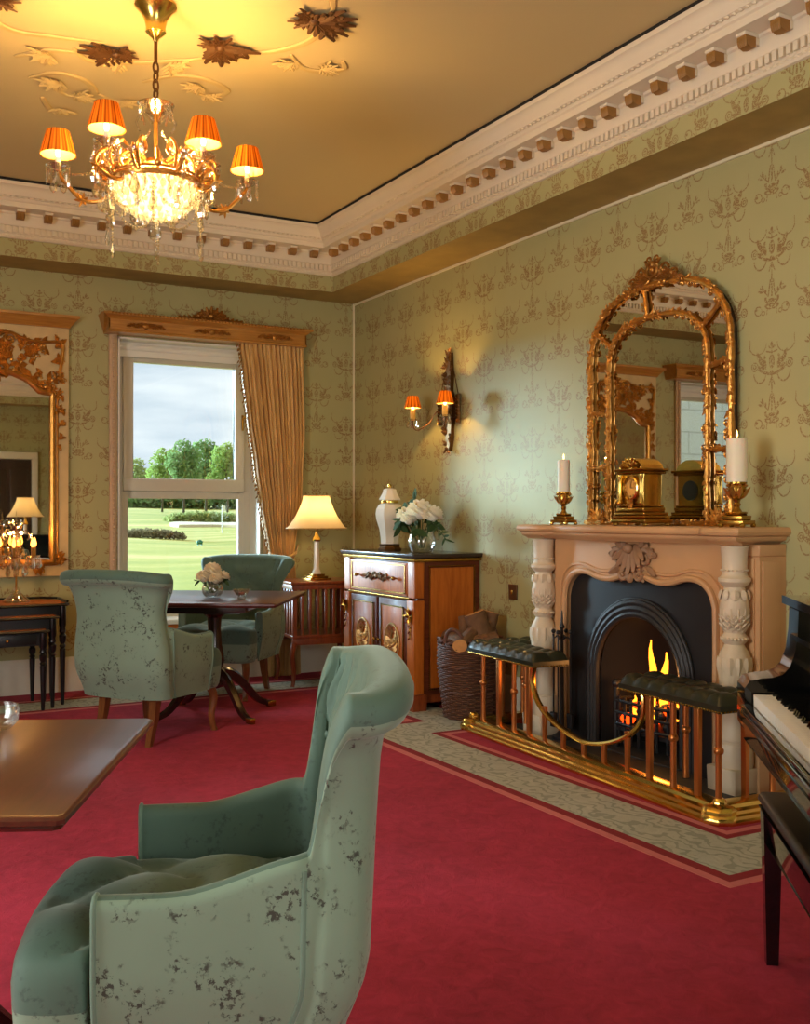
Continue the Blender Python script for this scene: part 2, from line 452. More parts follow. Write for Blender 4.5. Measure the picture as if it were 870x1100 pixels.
MT['creamshade'] = shade_mat('cream_shade', (246, 224, 176))
MT['door'] = wood('dark_door', (34, 18, 14), (58, 32, 24), .3)
MT['white'] = simple('white_sill', (230, 226, 214), .35, var=.02)
# ================================================================== the room shell
X0, X1, Y0, Y1 = -1.62, 3.785, -2.2, 7.68
ZC, ZS, ZB = 3.39, 2.945, 3.06          # ceiling, soffit, bottom of the cornice
BW = .35                                # width of the dropped beam round the room
def struct(name, mb, m, parent=None, smooth=35):
    o = mb.build(name, m, parent, smooth=smooth)
    if parent is None: o['kind'] = 'structure'
    return o

# ---- carpet
def carpet_mat(name, a, b, fig=None):
    t = NT(name)
    big = t.noise(1.6, 4, rough=.6); mid = t.noise(16, 5, rough=.7, dist=.8); pile = t.noise(420, 2)
    f = t.math('ADD', t.math('MULTIPLY', big, .45), t.math('MULTIPLY', mid, .55))
    col = t.ramp(f, [(.32, lin(a)), (.68, lin(b))])
    if fig:
        wv = t.n('ShaderNodeTexWave'); wv.inputs['Scale'].default_value = 5; wv.inputs['Distortion'].default_value = 16; wv.inputs['Detail'].default_value = 2
        wv.inputs['Detail Scale'].default_value = 1.6
        t.l(t.coord(), wv.inputs['Vector'])
        col = t.mix(t.math('MULTIPLY', t.sstep(.62, .9, wv.outputs[1]), .5), col, lin(fig))
    h = t.math('ADD', pile, t.math('MULTIPLY', mid, 3.5))
    t.princ(col, .95, 0, t.bump(h, .5, .004))
    return t.mat
MT['carpet'] = carpet_mat('red_carpet', (138, 24, 50), (186, 46, 76))
MT['carpetpink'] = carpet_mat('pink_stripe', (196, 104, 104), (212, 124, 120))
MT['carpetdark'] = carpet_mat('dark_red_stripe', (128, 22, 36), (146, 30, 42))
MT['carpetgrey'] = carpet_mat('grey_border', (164, 168, 152), (190, 192, 178), (114, 122, 108))
mb = MB(); mb.box(X0 - .1, X1 + .1, Y0 - .1, Y1 + .1, -.06, 0)
floor = struct('floor', mb, MT['carpet'])
path = [(3.19, -1.6), (3.19, 2.65), (2.75, 2.65), (2.75, 5.5), (3.19, 5.5), (3.19, 7.0), (-1.03, 7.0), (-1.03, -1.6)]
def off(poly, d):
    n = len(poly); out = []
    for i in range(n):
        a, b, c = Vector(poly[i - 1]), Vector(poly[i]), Vector(poly[(i + 1) % n])
        e1 = (b - a).normalized(); e2 = (c - b).normalized()
        n1 = Vector((e1.y, -e1.x)); n2 = Vector((e2.y, -e2.x))
        out.append(b + (n1 + n2) * d)
    return out
def band(name, d0, d1, m, z):
    a, b = off(path, d0), off(path, d1); n = len(a); q = MB()
    q.loft([[(p.x, p.y, 0) for p in a], [(p.x, p.y, z) for p in a], [(p.x, p.y, z) for p in b], [(p.x, p.y, 0) for p in b]], closed=True, caps=False)
    return struct(name, q, m, floor, smooth=0)
band('carpet_border', 0, .30, MT['carpetgrey'], .0016)
for d0, d1, m in ((-.09, -.05, 'carpetpink'), (-.05, 0, 'carpetdark'), (.30, .34, 'carpetdark'), (.34, .375, 'carpetpink')):
    band('carpet_stripe', d0, d1, MT[m], .0014)

# ---- walls with openings: wall given as list of boxes round the holes
def holed(axis, lo, hi, z0, z1, holes, a, b):
    """axis 'x': wall in the plane x=a..b running along y"""
    q = MB()
    def bx(p0, p1, q0, q1):
        if p1 - p0 < 1e-4 or q1 - q0 < 1e-4: return
        if axis == 'x': q.box(a, b, p0, p1, q0, q1)
        else: q.box(p0, p1, a, b, q0, q1)
    cur = lo
    for h0, h1, g0, g1 in sorted(holes):
        bx(cur, h0, z0, z1); bx(h0, h1, z0, g0); bx(h0, h1, g1, z1); cur = h1
    bx(cur, hi, z0, z1); return q
WIN1 = (1.885, 2.98, .47, 2.53); WIN2 = (-.95, .20, .47, 2.53)
wall_far = struct('wall_far', holed('y', X0, X1, 0, ZC, [WIN1, WIN2], Y1, Y1 + .45), MT['paper'])
FB = (3.76, 4.38, .0, .74)
wall_right = struct('wall_right', holed('x', Y0, Y1, 0, ZC, [FB], X1, X1 + .3), MT['paper'])
wall_left = struct('wall_left', holed('x', Y0, Y1, 0, ZC, [(2.0, 3.2, .55, 2.45)], X0 - .3, X0), MT['paper'])
wall_near = struct('wall_near', holed('y', X0, X1, 0, ZC, [(-.2, 1.4, .65, 2.55)], Y0 - .3, Y0), MT['paper'])
q = MB(); q.box(X0 - .3, X1 + .3, Y0 - .3, Y1 + .45, ZC, ZC + .12)
ceiling = struct('ceiling', q, MT['ceil'])
# thin beads: corner of the room, wall/soffit line
q = MB(); q.box(X1 - .012, X1, Y1 - .012, Y1, .2, ZS); q.box(X1 - .010, X1, Y0, Y1, ZS - .016, ZS - .001)
struct('trim_1', q, MT['bead'])
# baseboard
def rect_sweep(q, prof, x0, x1, y0, y1):
    rings = []
    for (i, z) in prof: rings.append([(x0 + i, y0 + i, z), (x1 - i, y0 + i, z), (x1 - i, y1 - i, z), (x0 + i, y1 - i, z)])
    return q.loft(rings, closed=True, caps=False)
bp = [(0, 0), (.022, 0), (.022, .17), (.016, .20), (.016, .215), (.006, .24), (0, .24)]
q = MB(); q.loft([[(X0, Y1 - i, z) for i, z in bp], [(X1, Y1 - i, z) for i, z in bp]], closed=True)
struct('baseboard_far', q, MT['paint'])
q = MB(); q.loft([[(X1 - i, 4.92, z) for i, z in bp], [(X1 - i, Y1 - .03, z) for i, z in bp]], closed=True)
q.loft([[(X1 - i, Y0, z) for i, z in bp], [(X1 - i, 3.24, z) for i, z in bp]], closed=True)
struct('baseboard_right', q, MT['paint'])

# ---- dropped beam: soffit + frieze
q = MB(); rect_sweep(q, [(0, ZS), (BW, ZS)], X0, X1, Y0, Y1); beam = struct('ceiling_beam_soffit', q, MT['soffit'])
q = MB(); rect_sweep(q, [(BW, ZS), (BW, ZB + .05)], X0, X1, Y0, Y1); struct('ceiling_beam_face', q, MT['paper'])
# ---- cornice (swept profile, inset measured from the beam face)
cp = [(0, 0), (.012, .004), (.020, .014), (.014, .028), (.022, .034), (.024, .075), (.034, .080), (.040, .092), (.040, .150),
      (.050, .156), (.054, .166), (.150, .172), (.152, .176), (.152, .204), (.162, .210), (.170, .226), (.186, .232), (.192, .240), (.200, .262), (.216, .282), (.236, .290), (.238, .312), (.22, .314)]
q = MB(); rect_sweep(q, [(BW + i, ZB + z) for i, z in cp], X0, X1, Y0, Y1)
cornice = struct('cornice', q, MT['plaster'], smooth=30)
tag(cornice, kind='structure')
q = MB(); rect_sweep(q, [(BW + .2365, ZB + .311), (BW + .2365, ZC)], X0, X1, Y0, Y1); struct('painted_shade_strip', q, MT['gap'])  # dark strip: shade between cornice lip and ceiling, put in as colour
# dentils and leaf moulding: too small to pick apart
q = MB(); e = MB()
x0, x1, y0, y1 = X0 + BW, X1 - BW, Y0 + BW, Y1 - BW
def along(step, fn):
    y = y1 - .05
    while y > 1.6: fn('r', x1, y); y -= step
    x = x1 - .05
    while x > -.2: fn('f', x, y1); x -= step
def dent(w, x, y):
    if w == 'r': q.box(x - .040, x - .020, y - .011, y + .011, ZB + .036, ZB + .074)
    else: q.box(x - .011, x + .011, y - .040, y - .020, ZB + .036, ZB + .074)
along(.036, dent)
def egg(w, x, y):
    p, d = ((x - .018, y, ZB + .015), (0, 1, .35)) if w == 'r' else ((x, y - .018, ZB + .015), (1, 0, .35))
    e.leaf(p, d, (-1, 0, -.6) if w == 'r' else (0, -1, -.6), .03, .02, 0, .35, 4)
    p2 = (x - .178, y, ZB + .222) if w == 'r' else (x, y - .178, ZB + .222)
    e.leaf(p2, (0, 1, .5) if w == 'r' else (1, 0, .5), (-1, 0, -.8) if w == 'r' else (0, -1, -.8), .034, .020, 0, .35, 4)
along(.036, egg)
d = struct('dentil_row', q, MT['plaster'], cornice, smooth=0); tag(d, kind='stuff')
d = struct('leaf_moulding', e, MT['plaster'], cornice); tag(d, kind='stuff')
# modillion brackets with gilt tips
q = MB(); q.rbox(-.112, 0, -.040, .040, .034, .054, .004); q.rbox(-.075, 0, -.032, .032, -.006, .034, .004)
m0 = struct('modillion', q, MT['plaster'], cornice)
q = MB(); q.prism([(-.104, .034), (-.104, .010), (-.088, -.020), (-.060, -.030), (-.030, -.022), (-.030, .034)], 'y', -.034, .034)
for k in range(5): q.leaf((-.098, -.026 + .013 * k, .030), (-.25, 0, -1), (-1, 0, .1), .054, .020, -.35, .5, 5, 1)
t0 = struct('gilt_tip', q, MT['gilt_leaf'], m0)
m0.scale = (.8, .70, .74)
first = True
def mod(loc, rz):
    global first
    if first: m0.location = loc; m0.rotation_euler = (0, 0, rz); first = False; return
    c = inst(m0, parent=cornice, loc=loc, rot=(0, 0, rz)); inst(t0, parent=c)
y = y1 - .20
while y > 1.7: mod((x1 - .038, y, ZB + .128), 0); y -= .174
x = x1 - .20
while x > -.3: mod((x, y1 - .038, ZB + .128), PI / 2); x -= .174

# ================================================================== windows
def window(n, x0, x1, z0, z1, bl=.36):
    """sash frame set back in the wall, reveal, sill, two lights"""
    yo = Y1 + .20; cx = (x0 + x1) / 2
    w = thing('window_%d' % n, None, None, (0, 0, 0)); w['kind'] = 'structure'
    q = MB()   # outer frame
    for a, b in ((x0, x0 + .09), (x1 - .075, x1)): q.box(a, b, yo, yo + .10, z0, z1)
    q.box(x0, x1, yo, yo + .10, z1 - .05, z1); q.box(x0, x1, yo, yo + .10, z0, z0 + .05)
    q.build('window_frame', MT['upvc'], w, smooth=0)
    zr = 1.42
    q = MB(); a, b = x0 + .08, x1 - .065   # upper sash, proud
    q.rbox(a, a + .08, yo - .035, yo + .03, zr, z1 - .06, .006); q.rbox(b - .08, b, yo - .035, yo + .03, zr, z1 - .06, .006)
    q.rbox(a, b, yo - .035, yo + .03, z1 - .15, z1 - .06, .006); q.rbox(a, b, yo - .035, yo + .03, zr, zr + .095, .006)
    q.build('upper_sash', MT['upvc'], w)
    q = MB()
    q.rbox(a, a + .045, yo - .005, yo + .05, z0 + .05, zr, .005); q.rbox(b - .045, b, yo - .005, yo + .05, z0 + .05, zr, .005)
    q.rbox(a, b, yo - .005, yo + .05, zr - .055, zr - .001, .005); q.rbox(a, b, yo - .005, yo + .05, z0 + .05, z0 + .10, .005)
    q.build('lower_sash', MT['upvc'], w)
    q = MB(); q.box(a + .075, b - .075, yo - .002, yo + .002, zr + .09, z1 - .145); q.build('pane', MT['pane'], w, smooth=0)
    q = MB(); q.box(a + .04, b - .04, yo + .02, yo + .024, z0 + .095, zr - .05); q.build('pane', MT['pane'], w, smooth=0)
    q = MB()   # black rubber gaskets
    for (p0, p1, r0, r1) in ((a + .078, a + .084, zr + .09, z1 - .148), (b - .084, b - .078, zr + .09, z1 - .148)): q.box(p0, p1, yo - .006, yo, r0, r1)
    q.build('gasket', MT['gap'], w, smooth=0)
    q = MB(); q.box(x0 - .0, x0 + .012, Y1 - .01, yo, z0, z1); q.box(x1 - .012, x1, Y1 - .01, yo, z0, z1); q.box(x0, x1, Y1 - .01, yo, z1 - .012, z1)
    q.build('reveal', MT['white'], w, smooth=0)
    q = MB(); q.rbox(x0 - .08, x1 + .08, Y1 - .05, yo, z0 - .035, z0 + .004, .01); q.build('window_sill', MT['white'], w)
    q = MB(); q.rbox(x0 - .06, x1 + .06, Y1 - .03, Y1, z0 - .11, z0 - .036, .006); q.build('apron_board', MT['satin'], w)
    q = MB(); q.rbox(b - .03, b - .012, yo - .052, yo - .034, 1.90, 2.02, .004); q.rbox(b - .03, b - .012, yo - .085, yo - .05, 1.99, 2.01, .004)
    q.build('handle', MT['oldbrass'], w)
    q = MB(); q.box(x0 + .012, x1 - .012, yo - .075, yo - .062, z1 - .12, z1 - .012); q.tube([(x0 + .02, yo - .07, z1 - .05), (x1 - .02, yo - .07, z1 - .05)], .026, 10)
    q.build('roller_blind', MT['white'], w)
    q = MB()   # pinkish casing with beads
    for s, xa in ((-1, x0), (1, x1)):
        c = xa + s * .038
        q.rbox(c - .030, c + .030, Y1 - .030, Y1 + .001, 0.01, z1 + .02, .008)
        q.tube([(c, Y1 - .034, .1), (c, Y1 - .034, z1)], .010, 6)
    q.build('casing', MT['pinktrim'], w)
    q = MB()
    for s, xa in ((-1, x0), (1, x1)):
        c = xa + s * .038; z = .3
        while z < z1: q.ball((c, Y1 - .042, z), .011, 6, 4); z += .034
    o = q.build('casing_beads', MT['pinktrim'], w); o['kind'] = 'stuff'
    return w
window(1, *WIN1); window(2, *WIN2)
# ---- pelmets
def pelmet(xa, xb, label):
    t = thing('pelmet', label, 'pelmet', ((xa + xb) / 2, Y1, 2.54), 0, 'gilded pelmets over the windows'); h = (xb - xa) / 2
    prof = [(0, 0), (-.15, 0), (-.155, .012), (-.148, .02), (-.148, .092), (-.160, .10), (-.172, .112), (-.19, .118), (-.19, .135), (0, .135)]
    q = MB(); ext = [h - (.19 + p[0]) if p[0] < -.1 else (h - .04 if p[1] == 0 else h) for p in prof]
    q.loft([[(-w, p[0], p[1]) for w, p in zip(ext, prof)], [(w, p[0], p[1]) for w, p in zip(ext, prof)]], closed=True)
    q.box(-h + .04, -h + .05, -.148, 0, .002, .13); q.box(h - .05, h - .04, -.148, 0, .002, .13)
    q.build('board', MT['giltwood'], t)
    q = MB()
    x = -h + .06
    while x < h - .06: q.ball((x, -.186, .128), .010, 6, 4); x += .026
    o = q.build('beading', MT['gilt2'], t); o['kind'] = 'stuff'
    for cx in (-h * .62, 0, h * .62):       # relief swags on the front
        q = MB()
        for s in (-1, 1):
            for k in range(4): q.acanthus((cx + s * (.015 + .03 * k), -.149, .055), (s, -.05, .25 * (-1) ** k), (0, -1, 0), .055 - .006 * k, .04)
        q.ball((cx, -.150, .055), .024, 10, 6, (1, .5, 1)); q.build('relief', MT['gilt2'], t)
    q = MB()   # carved crest
    for k in range(-4, 5):
        a = k / 4 * 1.35
        q.acanthus((.012 * k, -.12, .145), (math.sin(a), -.12, max(math.cos(a), .12)), (0, -1, .1), .105 - .02 * abs(k) / 4, .060, .12)
    for s in (-1, 1): q.cscroll((s * .075, -.13, .165), (s, 0, 0), (0, 0, 1), .036, .010)
    for s in (-1, 1):
        pts = bez([(s * .04, -.11, .15), (s * .10, -.12, .17), (s * .15, -.12, .150), (s * .22, -.12, .152), (s * .26, -.12, .138)], 5)
        q.tube(pts, [.016 - .010 * i / len(pts) for i in range(len(pts))], 6)
        for k in range(5): q.leaf((s * (.07 + .04 * k), -.12, .148), (s * .7, 0, .7), (0, -1, 0), .05 - .006 * k, .022, .2, .4)
    q.ball((0, -.13, .175), .028, 8, 6)
    q.build('crest', MT['gilt2'], t)
    return t
pelmet(1.745, 3.342, 'gilded carved pelmet above the window with the gold curtain')
pelmet(-1.20, .42, 'gilded pelmet of the second window, seen in the mirror over the fireplace')
# ---- curtain
def curtain_mat():
    t = NT('gold_curtain_cloth')
    n1 = t.noise(14, 4, st=(6, 6, .25)); n2 = t.noise(60, 3, st=(1, 1, .1))
    col = t.ramp(t.math('ADD', t.math('MULTIPLY', n1, .7), t.math('MULTIPLY', n2, .3)), [(.3, lin((184, 136, 66))), (.7, lin((224, 182, 110)))])
    t.princ(col, .55, 0, t.bump(n2, .15, .002), Sheen_Weight=.3); return t.mat
MT['curtain'] = curtain_mat()
cur = thing('curtain', 'gold pleated curtain tied back at the right of the window', 'curtain', (0, 0, 0))
def cur_edges(z):
    L = [(2.56, 2.77), (2.3, 2.80), (2.0, 2.835), (1.6, 2.895), (1.3, 2.945), (1.0, 3.00), (.93, 3.02), (.85, 3.06), (.6, 3.03), (.3, 3.01), (0.0, 3.00)]
    Rr = [(2.56, 3.30), (1.9, 3.315), (1.4, 3.295), (1.0, 3.235), (.93, 3.225), (.85, 3.235), (.5, 3.27), (0, 3.28)]
    def ev(T):
        for (za, a), (zb, b) in zip(T, T[1:]):
            if za >= z >= zb: return lerp(a, b, smooth01(0, 1, (za - z) / (za - zb)) * .5 + .5 * (za - z) / (za - zb))
        return T[-1][1]
    return ev(L), ev(Rr)
rows = []; NZ, NX = 60, 150
for i in range(NZ + 1):
    z = 2.56 - i / NZ * 2.555; a, b = cur_edges(z); row = []
    squeeze = (b - a) / .53
    for j in range(NX + 1):
        s = j / NX
        ph = s * 15 * 2 * PI + .5 * math.sin(s * 9) + .25 * math.sin(z * 2 + s * 5)
        amp = .020 + .012 * math.sin(s * 23 + 1)
        y = Y1 - .085 - .02 * math.sin(PI * s) + amp * math.sin(ph) * (1.05 if z < 2.4 else .7)
        row.append((lerp(a, b, s) + .004 * math.cos(ph) * squeeze, y, z))
    rows.append(row)
q = MB(); back = [[(p[0], p[1] + .006, p[2]) for p in r] for r in rows]
q.loft([rows[i] + back[i][::-1] for i in range(NZ + 1)], closed=True)
q.build('cloth', MT['curtain'], cur, smooth=60)
q = MB(); pts = [(cur_edges(2.56 - .03 * k)[0] - .004, Y1 - .098, 2.56 - .03 * k) for k in range(55)]
for k, p in enumerate(pts):
    for dx in (-.007, .007): q.leaf((p[0] + dx, p[1] + R.uniform(-.01, .01), p[2]), (R.uniform(-.9, .1), -.2, -1), (0, -1, 0), .035, .012, .1, .5, 4)
o = q.build('fringe', MT['fringe'], cur); o['kind'] = 'stuff'
q = MB(); q.tube(bez([(3.015, Y1 - .05, .955), (3.03, Y1 - .125, .93), (3.10, Y1 - .145, .91), (3.17, Y1 - .14, .92), (3.23, Y1 - .11, .95), (3.26, Y1 - .05, .97), (3.29, Y1 - .01, 1.0)], 6), .007, 8, flat=2.6)
q.build('tieback', MT['curtain'], cur)

# ================================================================== near wall door, seen in the pier mirror
q = MB(); q.rbox(2.22, 2.92, Y0, Y0 + .05, 0, 2.1, .005)
for zz in ((.2, .9), (1.05, 1.95)):
    for xx in ((2.28, 2.54), (2.60, 2.86)): q.rbox(xx[0], xx[1], Y0 + .045, Y0 + .062, zz[0], zz[1], .01)
dd = q.build('door_1', MT['door']); dd['kind'] = 'structure'
q = MB(); q.rbox(2.12, 2.215, Y0, Y0 + .07, 0, 2.22, .01); q.rbox(2.925, 3.02, Y0, Y0 + .07, 0, 2.22, .01); q.rbox(2.12, 3.02, Y0, Y0 + .075, 2.105, 2.22, .01)
struct('trim_3', q, MT['paint'])
q = MB(); q.ball((2.28, Y0 + .08, 1.0), .03, 10, 6); q.build('door_handle', MT['oldbrass'], dd)

# ================================================================== outside
def ground_z(d): 
    T = [(0, -.9), (9, -.85), (25, -.55), (60, .05), (90, .65), (150, 2.2), (260, 5), (420, 6)]
    for (a, za), (b, zb) in zip(T, T[1:]):
        if a <= d <= b: return lerp(za, zb, (d - a) / (b - a))
    return T[-1][1]
def grass_mat():
    t = NT('golf_grass')
    a = t.noise(.05, 3, st=(1, 3, 1)); b = t.noise(.25, 4, st=(.5, 2, 1)); c = t.noise(9, 3)
    f = t.math('ADD', t.math('MULTIPLY', a, .5), t.math('ADD', t.math('MULTIPLY', b, .35), t.math('MULTIPLY', c, .15)))
    col = t.ramp(f, [(.38, lin((150, 156, 36))), (.5, lin((188, 178, 62))), (.6, lin((222, 198, 108)))])
    t.princ(col, .9); return t.mat
MT['grass'] = grass_mat()
rows = []
ds = [8.2, 10, 13, 17, 22, 28, 36, 46, 58, 72, 90, 110, 135, 165, 200, 260, 330]
for k, yy in enumerate(ds):
    rows.append([(xx * (1 + yy / 40), yy, ground_z(yy) + (.15 * math.sin(xx * 1.3 + k) if yy > 20 else 0)) for xx in [-30 + 2.5 * i for i in range(33)]])
q = MB(); q.loft(rows, closed=False); g = q.build('lawn', MT['grass'], smooth=80); tag(g, 'wide pale green golf course lawn outside the window', 'lawn', kind='structure')
MT['bark'] = simple('tree_bark', (96, 84, 66), .9, var=.2)
def leafmat(name, rgb):
    t = NT(name); c = lin(rgb)
    col = t.mix(t.noise(.9, 3), sh(c, .62), sh(c, 1.45))
    d = t.n('ShaderNodeBsdfDiffuse'); tr = t.n('ShaderNodeBsdfTranslucent'); mx = t.n('ShaderNodeMixShader'); mx.inputs[0].default_value = .35
    t.l(col, d.inputs[0]); t.l(col, tr.inputs[0]); t.l(d.outputs[0], mx.inputs[1]); t.l(tr.outputs[0], mx.inputs[2]); t.l(mx.outputs[0], t.out.inputs[0]); return t.mat
MT['leafA'] = leafmat('foliage_fresh', (162, 182, 100)); MT['leafB'] = leafmat('foliage_deep', (138, 164, 104)); MT['leafC'] = leafmat('foliage_olive', (170, 178, 112))
MT['bunker'] = simple('bunker_sand', (226, 206, 172), .9, var=.05); MT['heather'] = leafmat('heather', (150, 138, 104))
def foliage(q, c, rad, n, size, rnd):
    for _ in range(n):
        while True:
            p = Vector((rnd.uniform(-1, 1), rnd.uniform(-1, 1), rnd.uniform(-1, 1)))
            if .35 < p.length < 1: break
        p = Vector((c[0] + p.x * rad[0], c[1] + p.y * rad[1], c[2] + p.z * rad[2]))
        a = Vector((rnd.gauss(0, 1), rnd.gauss(0, 1), rnd.gauss(0, 1))).normalized() * size * rnd.uniform(.6, 1.3)
        b = a.orthogonal().normalized() * size * rnd.uniform(.4, .8)
        q.add([p - a, p + b, p + a, p - b], [(0, 1, 2, 3)])
def tree(px, d, hpx, wpx, m, label, seed, top=1.0, clumps=9):
    """placed along the sight line of a column of the photograph at distance d"""
    rnd = random.Random(seed); a = math.radians(29); l = (px - 435) / 1135
    x = d * (math.sin(a) + math.cos(a) * l); y = d * (math.cos(a) - math.sin(a) * l); gz = ground_z(y) - .2
    H = hpx / 1135 * d; Wd = wpx / 1135 * d
    t = thing('tree', label, 'tree', (x, y, gz), 0, 'trees beyond the golf course')
    q = MB(); pts = [(0, 0, 0), (.1, 0, H * .3), (-.1, .1, H * .6), (.1, 0, H * .85)]
    q.tube(pts, [H * .018, H * .014, H * .010, H * .005], 7)
    for k in range(4):
        s = 1 if k % 2 else -1; z = H * (.35 + .12 * k); q.tube([(0, 0, z), (s * Wd * .2, .2, z + H * .10), (s * Wd * .33, .3, z + H * .2)], [H * .008, H * .006, H * .003], 5)
    q.build('trunk', MT['bark'], t)
    q = MB()
    for k in range(clumps):
        z = H * rnd.uniform(.38, .86); w = Wd * .5 * (1.0 - .75 * abs(z / H - .58)) * .62
        foliage(q, (rnd.uniform(-w, w), rnd.uniform(-w, w), z), (Wd * .26, Wd * .26, H * .14), 170, H * .030, rnd)
    foliage(q, (0, 0, H * .88), (Wd * .24, Wd * .24, H * .12), 170, H * .028, rnd)
    q.build('foliage', m, t, smooth=0)
tree(147, 150, 55, 34, MT['leafC'], 'small olive tree at the left edge of the window view', 1)
tree(174, 120, 72, 40, MT['leafA'], 'rounded fresh green tree in the left part of the window view', 2)
tree(197, 111, 84, 44, MT['leafB'], 'tallest dark green tree in the middle of the window view', 3, clumps=11)
tree(221, 129, 80, 46, MT['leafB'], 'broad tree just right of the tallest one in the window view', 4, clumps=11)
tree(244, 115, 80, 48, MT['leafA'], 'full green tree at the right edge of the window view', 5, clumps=11)
tree(265, 134, 78, 46, MT['leafB'], 'tree in the window view partly covered by the gold curtain', 6)
def hedge(px0, px1, py, d, h, m, label, name='hedge', cat='hedge', dens=500):
    a = math.radians(29); q = MB(); rnd = random.Random(px0)
    def P(px):
        l = (px - 435) / 1135; return Vector((d * (math.sin(a) + math.cos(a) * l), d * (math.cos(a) - math.sin(a) * l), 0))
    A, B = P(px0), P(px1); L = (B - A).length
    for i in range(dens):
        s = rnd.random(); p = A.lerp(B, s); e = math.sin(PI * min(1, max(0, s))) ** .3
        gz = ground_z(p.y)
        foliage(q, (p.x, p.y + rnd.uniform(-1, 1) * h, gz + rnd.uniform(.1, .75) * h * e), (h * .25, h * .25, h * .22), 6, h * .16, rnd)
    o = q.build(name, m, smooth=0); tag(o, label, cat)
hedge(128, 275, 545, 146, 3.2, MT['leafB'], 'long dark hedge under the trees in the window view', dens=900)
hedge(180, 262, 558, 88, 1.0, MT['leafC'], 'low clipped hedge above the pale sand bunker')
hedge(122, 196, 575, 56, .55, MT['heather'], 'brownish heather bank left of the middle of the lawn', 'heather_bank', 'heather')
q = MB(); a = math.radians(29)
pts = []
for k in range(28):
    an = 2 * PI * k / 28; px = 228 + 46 * math.cos(an); l = (px - 435) / 1135; d = 79 + 4.5 * math.sin(an) + 1.5 * math.sin(3 * an)
    x = d * (math.sin(a) + math.cos(a) * l); y = d * (math.cos(a) - math.sin(a) * l); pts.append((x, y, ground_z(y) + .17))
q.loft([[(p[0], p[1], p[2] - .4) for p in pts], pts]); o = q.build('sand_bunker', MT['bunker'], smooth=0); tag(o, 'pale sand bunker on the golf course lawn', 'bunker')
# small tee marker and flag
def at(px, d):
    l = (px - 435) / 1135; return (d * (math.sin(a) + math.cos(a) * l), d * (math.cos(a) - math.sin(a) * l))
x, y = at(214.5, 48)
q = MB(); q.rbox(-.14, .14, -.10, .10, 0.04, .20, .05, .06); q.ball((0, 0, .2), .1, 8, 5, (1.1, .8, .6)); q.box(-.1, -.07, -.06, .06, 0, .06); q.box(.07, .1, -.06, .06, 0, .06)
o = q.build('tee_box_marker', simple('marker_green', (30, 110, 80), .5), loc=(x, y, ground_z(y))); tag(o, 'small green marker box on the golf lawn', 'marker')
x, y = at(238.5, 66)
fl = thing('golf_flag', 'thin white flag stick on the right of the golf lawn', 'flag', (x, y, ground_z(y)))
q = MB(); q.tube([(0, 0, -.1), (0, 0, 1.7)], .03, 6); q.build('pole', MT['white'], fl)
q = MB(); q.loft([[(0, 0, 1.25), (0, .02, 1.25), (0, .02, 1.68), (0, 0, 1.68)], [(.24, .03, 1.3), (.24, .05, 1.3), (.24, .05, 1.64), (.24, .03, 1.64)]]); q.build('cloth', MT['white'], fl)
# pale stone wing of the house outside the second window
def ashlar():
    t = NT('pale_ashlar'); b = t.n('ShaderNodeTexBrick'); b.inputs['Scale'].default_value = 1; b.inputs['Brick Width'].default_value = .7; b.inputs['Row Height'].default_value = .34; b.inputs['Mortar Size'].default_value = .012
    b.inputs['Color1'].default_value = lin((226, 230, 228)); b.inputs['Color2'].default_value = lin((244, 244, 238)); b.inputs['Mortar'].default_value = lin((150, 150, 146))
    s = t.n('ShaderNodeSeparateXYZ'); t.l(t.coord(), s.inputs[0]); c = t.n('ShaderNodeCombineXYZ'); t.l(t.math('ADD', s.outputs[0], s.outputs[1]), c.inputs[0]); t.l(s.outputs[2], c.inputs[1]); t.l(c.outputs[0], b.inputs['Vector'])
    col = t.mix(t.noise(5, 4), b.outputs[0], lin((234, 238, 236))); t.princ(col, .9); return t.mat
MT['ashlar'] = ashlar()
wing = thing('house_wing', 'pale stone wing of the house outside, seen in the mirror over the fireplace', 'building', (-5.5, 12.0, -.9))
q = MB(); q.box(-3.5, 2.1, 0, 4, 0, 7); q.build('wall', MT['ashlar'], wing, smooth=0)
q = MB(); q.box(-3.7, 2.25, -.15, 4.2, 7, 7.25); q.prism([(-3.7, 7.25), (2.25, 7.25), (-.7, 9.2)], 'y', -.15, 4.2); q.build('roof', simple('slate_roof', (88, 92, 98), .7), wing, smooth=0)
for xx in (-2.6, -.4):
    q = MB(); q.box(xx, xx + 1.0, -.03, .0, 1.3, 3.2); f = q.build('window', MT['white'], wing, smooth=0)
    q = MB(); q.box(xx + .07, xx + .93, -.035, -.031, 1.38, 3.12); q.build('pane', MT['pane'], f, smooth=0)
# unseen windows in left and near wall, made up for the fill lamps
def added_window(n, axis, a, lo, hi, z0, z1):
    q = MB(); w = .05; m = (lo + hi) / 2
    for (p, r, s, e) in ((lo, lo + w, z0, z1), (hi - w, hi, z0, z1), (lo, hi, z0, z0 + w), (lo, hi, z1 - w, z1), (m - .02, m + .02, z0, z1), (lo, hi, 1.5, 1.55)):
        if axis == 'x': q.box(a - .03, a + .03, p, r, s, e)
        else: q.box(p, r, a - .03, a + .03, s, e)
    struct('window_%d' % n, q, MT['upvc'], smooth=0)
added_window(3, 'x', X0 - .22, 2.0, 3.2, .55, 2.45); added_window(4, 'y', Y0 - .22, -.2, 1.4, .65, 2.55)
# ================================================================== fireplace
FY = 4.108                                # centre of the chimneypiece along the wall
fp = thing('fireplace', 'carved pinkish stone chimneypiece with baluster columns and black iron arch', 'fireplace', (X1, FY, 0), 0)
# local frame: x = minus distance from the wall, y along the wall
def arc_pts(n, f): return [f(i / (n - 1)) for i in range(n)]
